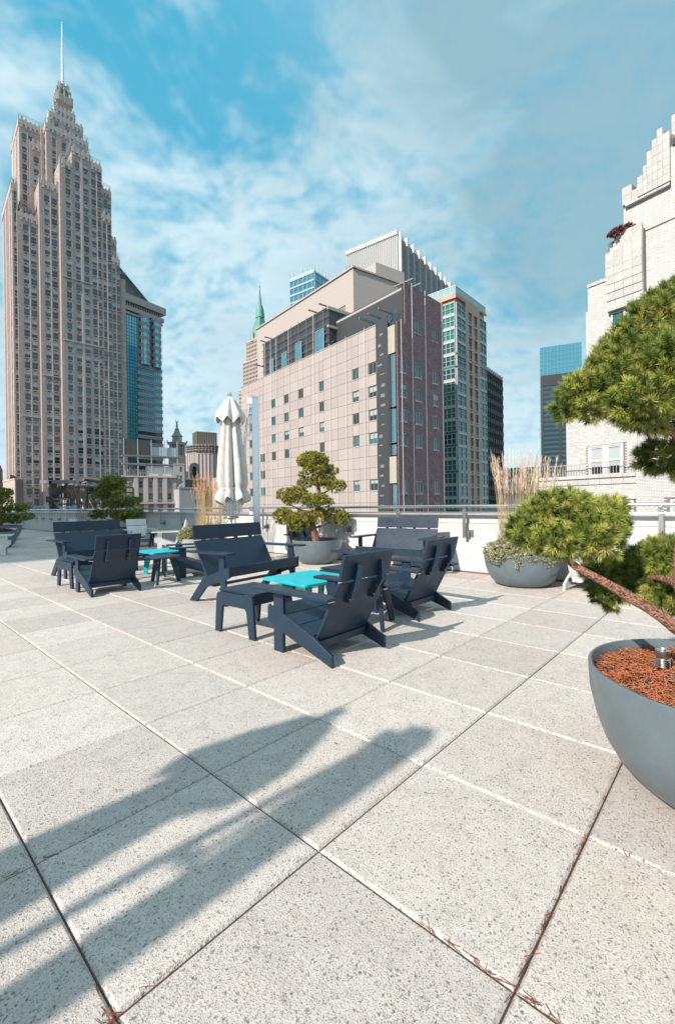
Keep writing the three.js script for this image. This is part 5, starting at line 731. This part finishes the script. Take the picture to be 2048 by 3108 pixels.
// ---- white brick building at the right
{
  const O = [15.13, -27], u = [.574, .819], P = (s, n = 0) => [O[0] + u[0] * s - u[1] * n, O[1] + u[1] * s + u[0] * n];
  const t = thing('white_brick_building', 'white brick building with stone setbacks at the right edge', 'building', [O[0], GY, O[1]]);
  const brickM = S(lin(.62, .61, .60), .75), mortar = S(lin(.20, .185, .18), .95), stones = [[.55, .54, .53], [.53, .522, .512], [.57, .56, .55], [.505, .50, .49]].map((c) => S(lin(...c), .8, { map: mottle }));
  const vol = (s0, s1, n0, y0, y1, d = 9) => core(t, [P(s0 + .03, n0 - .02), P(s1, n0 - .02), P(s1, n0 - d), P(s0 + .03, n0 - d)], y0, y1, mortar);
  const bricks = [], holes = [];
  // bricks stand 8 mm proud of the mortar, laid in running bond, cut round openings
  const lay = (s0, s1, n, y0, y1, open = []) => { const f = frameOf(P(s0, n), P(s1, n)), bw = .202, bh = .064; for (let r = 0, y = y0; y < y1 - .03; r++, y += .078) { let s = r % 2 ? -.1 : 0; for (; s < f.L; s += .215) { const a = Math.max(0, s), b = Math.min(f.L, s + bw); if (b - a < .03) continue; if (open.some((o) => b + s0 > o[0] && a + s0 < o[1] && y + bh > o[2] && y < o[3])) continue; bricks.push([f, a, b, y]); } } };
  const stoneRow = (s0, s1, n, y0, y1, w, out = .05) => { const f = frameOf(P(s0, n), P(s1, n)), k = Math.max(1, Math.round(f.L / w)); for (let i = 0; i < k; i++) setOn(part('stone_block', cached('st' + [f.L / k, y1 - y0, out].map((v) => v.toFixed(3)), () => uvm(rbx(f.L / k - .008, y1 - y0 - .008, out + .1, .006, 0, (y1 - y0) / 2, out / 2 - .05))), pick(...stones), t), t, f, (i + .5) * f.L / k, y0, 0); };
  // balcony wing
  vol(-2.83, 9, .55, GY, 2.42, 4); stoneRow(-2.9, 2.82, .55, 2.42, 2.62, .62, .12); stoneRow(-2.83, 2.82, .55, 2.05, 2.42, .62, .03); stoneRow(-2.83, 2.82, .55, 1.18, 1.62, .62, .05); lay(-2.83, 2.82, .55, 1.62, 2.04); stoneRow(-2.83, -1.75, .55, .2, 1.16, .9, .02); stoneRow(-.38, 1.0, .55, .5, 1.16, .7, .02); lay(-2.83, 2.82, .55, -1.5, .5, [[-1.75, -.4, -2, 1.2], [1.0, 2.75, -2, 1.2]]);
  const fw = frameOf(P(-2.83, .55), P(9, .55)); for (const [a, b] of [[-1.7, -.42], [1.06, 2.7], [4.4, 5.9]]) windowAt(t, fw, a + 2.83, b + 2.83, -1.4, 1.12, { frame: F.white, pane: G.pale, fw: .11, sash: 1, depth: .09 });
  // main wall
  vol(-1.27, 9, 0, 2, 8.5); vol(.02, 9, .0, 8.4, 12.5); stoneRow(-1.27, .03, 0, 8.5, 8.75, .65, .06); stoneRow(.02, 7, 0, 8.5, 8.66, .7, .04); const W1 = [[.19, .93, 2.62, 4.28], [1.16, 1.9, 2.62, 4.28]]; lay(.02, 7, 0, 8.68, 12.5); lay(-1.27, 7, 0, 2.62, 8.5, [[.08, 2.0, 2.55, 4.36], [4.4, 5.2, 2.55, 4.3]]); lay(2.82, 7, .56, -1.5, 2.62, [[4.3, 6, -2, 1.2]]);
  const fm = frameOf(P(-1.27, 0), P(9, 0)); for (const w of W1) { const m = windowAt(t, fm, w[0] + 1.27, w[1] + 1.27, w[2], w[3], { frame: F.white, pane: G.pale, fw: .07, sash: 1, depth: .08 }); part('dark_opening', b2(-.27, .27, .09, .5, .06, .078), G.dark, m); }
  boxOn(t, fm, 'window_surround', F.white, 1.27 + .08, 1.27 + .185, 2.6, 4.36, 0, .11); boxOn(t, fm, 'window_surround', F.white, 1.27 + .935, 1.27 + 1.155, 2.6, 4.29, 0, .11); boxOn(t, fm, 'window_surround', F.white, 1.27 + 1.905, 1.27 + 2.0, 2.6, 4.36, 0, .11); boxOn(t, fm, 'window_head', F.white, 1.27 + .186, 1.27 + 1.904, 4.29, 4.36, 0, .12);
  for (const [s, y0, y1] of [[.08, 4.6, 6.2], [.35, 4.7, 5.6], [.9, 4.7, 5.6], [1.45, 4.7, 5.6]]) boxOn(t, fm, 'brick_fin', brickM, s + 1.27, s + 1.32, y0, y1, .0, .03);
  { const m = windowAt(t, fm, 1.27 + 3.0, 1.27 + 3.35, 2.75, 3.1, { frame: F.white, pane: G.teal, sash: 0, mull: 1, fw: .05 }); }
  // upper stages stepping back
  vol(.02, 9, -.3, 12.4, 14.2); vol(-.0, 9, -.28, 10, 14.25); lay(.02, 7, -.28, 12.5, 14.0); lay(-.0, 7, .01, 6, 6.05); stoneRow(0, 1.32, -.28, 14.02, 14.22, .66, .06);
  { // carved rounded stone bay with a red shrub on it
    for (let k = 0; k < 9; k++) { const y0 = 12.1 + k * .46, w0 = k < 7 ? 1.29 : 1.29 + (k - 6) * .22; stoneRow(w0, 3.14, .10 + .14 * Math.sin((k + .5) / 9 * 3.1), y0, y0 + .46, .52, .10); } vol(1.29, 3.14, .08, 11.8, 16.0, 3);
    boxOn(t, fm, 'bay_head', stones[1], 1.27 + 1.4, 1.27 + 2.4, 11.95, 12.1, 0, .35); windowAt(t, fm, 1.27 + 1.46, 1.27 + 2.2, 10.3, 11.9, { frame: F.white, pane: G.mid, fw: .08, sash: 1, n: .05 });
  }
  vol(1.75, 9, -.9, 12, 18.8, 8); lay(1.79, 4.18, -.9, 14.2, 18.2); lay(4.2, 8, -.7, 12, 20); vol(4.19, 9, -.72, 12, 20.6, 7); lay(3.15, 8, -.25, 12, 15.9); vol(3.15, 9, -.27, 12, 16.0, 4); stoneRow(3.15, 8, -.25, 15.9, 16.12, .8, .08);
  for (const [s0, s1, y0, y1] of [[1.79, 2.3, 18.2, 19.2], [2.3, 2.62, 18.2, 18.8], [2.62, 2.9, 18.2, 19.3], [2.9, 3.1, 18.2, 19.75], [3.1, 3.35, 18.2, 20.4], [3.35, 3.6, 18.2, 20.9], [3.6, 3.85, 18.2, 21.3], [3.85, 4.18, 18.2, 20.9]]) { const n = Math.round((y1 - y0) / .42); for (let k = 0; k < n; k++) stoneRow(s0, s1, -.9 + (s0 > 2.5 ? .16 : .05), y0 + k * (y1 - y0) / n, y0 + (k + 1) * (y1 - y0) / n, .5, .14); vol(s0, s1, -.95, 18.1, y1 - .02, 3); }
  stoneRow(1.95, 4.15, -.86, 18.05, 18.2, .6, .2); vol(3.78, 9, -2.2, 18, 22.7, 6); for (let k = 0; k < 5; k++) stoneRow(3.78, 8, -2.2, 20.4 + k * .46, 20.86 + k * .46, 1.0, .06); boxOn(t, fm, 'vent_slot', F.dark, 1.27 + 4.3, 1.27 + 6, 20.0, 20.35, -.7, -.6);
  // one brick shape for them all
  const im = new THREE.InstancedMesh(new THREE.BoxGeometry(1, .064, .03), new THREE.MeshStandardMaterial({ color: lin(1, 1, 1), roughness: .6 }), bricks.length), M = new THREE.Matrix4(), q = new THREE.Quaternion(), C = new THREE.Color(), yAx = new THREE.Vector3(0, 1, 0); im.name = 'bricks';
  bricks.forEach(([f, a, b, y], i) => { const s = (a + b) / 2, n = rr(-.007, -.004); q.setFromAxisAngle(yAx, f.turn); M.compose(new THREE.Vector3(f.A[0] + f.dx * s - f.dz * n - t.position.x, y + .034 - GY, f.A[1] + f.dz * s + f.dx * n - t.position.z), q, new THREE.Vector3(b - a, 1, 1)); im.setMatrixAt(i, M); const k = rr(.54, .68); C.setRGB(k, k * .99, k * .98); im.setColorAt(i, C); }); im.castShadow = im.receiveShadow = true; im.userData.kind = 'stuff'; t.add(im);
  // balcony rail
  const r = thing('balcony_rail', 'thin iron rail along the white building balcony', 'railing', [O[0], 2.62, O[1]]), fr = frameOf(P(-2.3, .45), P(2.8, .45)), fs = frameOf(P(-2.3, -2), P(-2.3, .45)), bm = S(lin(.42, .36, .34), .6);
  for (let s = 0; s <= fr.L; s += .17) part('baluster', bake(b2(s, s + .022, 2.62, 3.28, -.01, .012), r, fr), bm, r); for (let s = 0; s < fs.L; s += .2) part('baluster', bake(b2(s, s + .022, 2.62, 3.28, -.01, .012), r, fs), bm, r);
  part('handrail', join([bake(b2(0, fr.L, 3.28, 3.32, -.02, .025), r, fr), bake(b2(0, fs.L - .03, 3.28, 3.32, -.02, .025), r, fs)]), bm, r); flush(t);
  const sh = thing('red_shrub', 'dark red maple shrub on the white building ledge', 'plant', [P(2.1, -.3)[0], 16.0, P(2.1, -.3)[1]]); for (const [x, y, z] of [[-.6, .3, .2], [.3, .7, 0], [.8, .6, -.4], [-.2, .8, .1]]) part('stem', bar([0, -.3, 0], [x, y, z], .03, 5, .012), mat.bark, sh);
  crown(sh, 'foliage', [[-.55, .28, .2, .4, .14], [0, .55, 0, .45, .18], [.55, .62, -.4, .45, .15], [.2, .35, 0, .5, .14], [-.9, .05, .3, .25, .1]], tuftGeo(16, .13, .035, 1.6, 11), .13, [[.16, .03, .035], [.22, .045, .05], [.10, .02, .03]], .3);
}
// ---- neighbouring block, left of the camera, whose shade covers the far left of the terrace
{
  const c = [-7.0 - .721 * 26, -8.3 + .692 * 26], e = [c[0] - .692 * 34, c[1] - .721 * 34], t = thing('neighbour_block', 'tall brick block left of the terrace, outside the picture, shading its far corner', 'building', [c[0], GY, c[1]]);
  core(t, [c, e, [e[0] - 12, e[1] + 14], [c[0] - 12, c[1] + 14]], GY, 44, tints.brown, 'body');
}
// ---- twisted steel gantry and blue scaffold on the next roof
{
  const t = thing('roof_gantry', 'grey steel gantry with diagonal strut on the next roof', 'gantry', [-26.5, 0, -40]), st = S(lin(.06, .06, .065), .5), li = S(lin(.22, .22, .23), .5);
  const bb = (n, m, x0, x1, y0, y1, z0 = -.4, z1 = .4) => part(n, b2(x0, x1, y0, y1, z0, z1), m, t);
  bb('column', st, 0.98, 1.22, 0.87, 3.53); bb('beam', li, 0.16, 2.78, 3.32, 3.62); bb('joint_box', st, 0.81, 1.25, 1.64, 2.17, -.6, .6);
  part('strut', bar([1.16, 1.99, 0], [2.34, 3.23, 0], .14, 6), st, t); part('strut', bar([1.16, 1.70, 0], [1.90, 0.81, 0], .16, 6), li, t); bb('beam', li, 1.16, 2.19, 1.85, 1.99);
  const u = thing('scaffold_plant', 'rusty steel framed plant with pipes on the next roof', 'roof plant', [-24, 0, -42]), fm = S(lin(.10, .075, .065), .8), gl = S(lin(.30, .29, .28), .4, { metalness: .6 }), h = frameOf([-25.58, -41], [-21.03, -46]), L = [];
  const n = 9; for (let k = 0; k <= n; k++) L.push(b2(k * h.L / n, k * h.L / n + .1, 0.80, 3.12, -.1, .1), b2(k * h.L / n, k * h.L / n + .1, 0.80, 3.12, -1.9, -1.7)); for (const p of [3.12, 2.62, 2.05, 1.49]) L.push(b2(0, h.L, p - .06, p + .06, -.1, .1), b2(0, h.L, p - .06, p + .06, -1.9, -1.7)); part('frame', bake(join(L), u, h), fm, u);
  for (let k = 0; k < n; k++) for (let q = 0; q < 2; q++) if ((k * 7 + q * 3) % 4) boxOn(u, h, 'infill_panel', pick(fm, S(lin(.05, .045, .045), .8), S(lin(.14, .10, .085), .8)), k * h.L / n + .12, (k + 1) * h.L / n - .02, q ? 2.65 : 2.08, q ? 3.09 : 2.58, -1.6, -1.45);
  const pp = []; for (let k = 0; k < 46; k++) { const s = rr(0, h.L), y = rr(3.12, 3.62), l = rr(.2, .9); pp.push(bake(bar([s, y, rr(-1.6, 0)], [s + rr(-.6, .8), y + rr(-.15, .25), rr(-1.6, 0)], rr(.04, .12), 6), u, h)); } for (let k = 0; k < 14; k++) { const s = rr(0, h.L); pp.push(bake(bar([s, 0.86, rr(-1.4, -.2)], [s + rr(-.3, .3), 1.99, rr(-1.4, -.2)], rr(.05, .13), 6), u, h)); } part('pipes', join(pp), gl, u);
  part('canopy_beam', bake(bar([h.L * .32, 3.87, 0], [h.L * .8, 3.49, 0], .2, 4), u, h), S(lin(.16, .12, .10), .8), u);
  const b = thing('blue_scaffold', 'pale blue painted scaffold guard on the next roof', 'scaffold', [-24, .4, -34]), bl = S(lin(.22, .50, .66), .5), q = []; for (const [a, c, h0, h1] of [[0.58, 1.83, 0.73, 0.88], [0.58, 1.83, 0.53, 0.65], [2.84, 4.22, 0.76, 0.81], [2.84, 4.22, 0.55, 0.60], [0.58, 4.22, 0.40, 0.43]]) q.push(bar([a, h0, 0], [c, h1, 0], .05, 5)); for (const [x, h] of [[0.63, 0.83], [0.93, 0.83], [1.23, 0.83], [1.53, 0.83], [1.81, 0.83], [2.99, 0.78], [3.34, 0.78], [3.69, 0.78], [4.04, 0.78]]) q.push(bar([x, .2, 0], [x, h, 0], .05, 5)); part('rails', join(q), bl, b);
  const rf = thing('next_roof', 'flat roof of the lower neighbouring building', 'building', [-26, GY, -42]); part('block', b2(-14, 12, 0, .3 - GY, -14, 10), tints.roof, rf);
}
renderer.render(scene, camera);
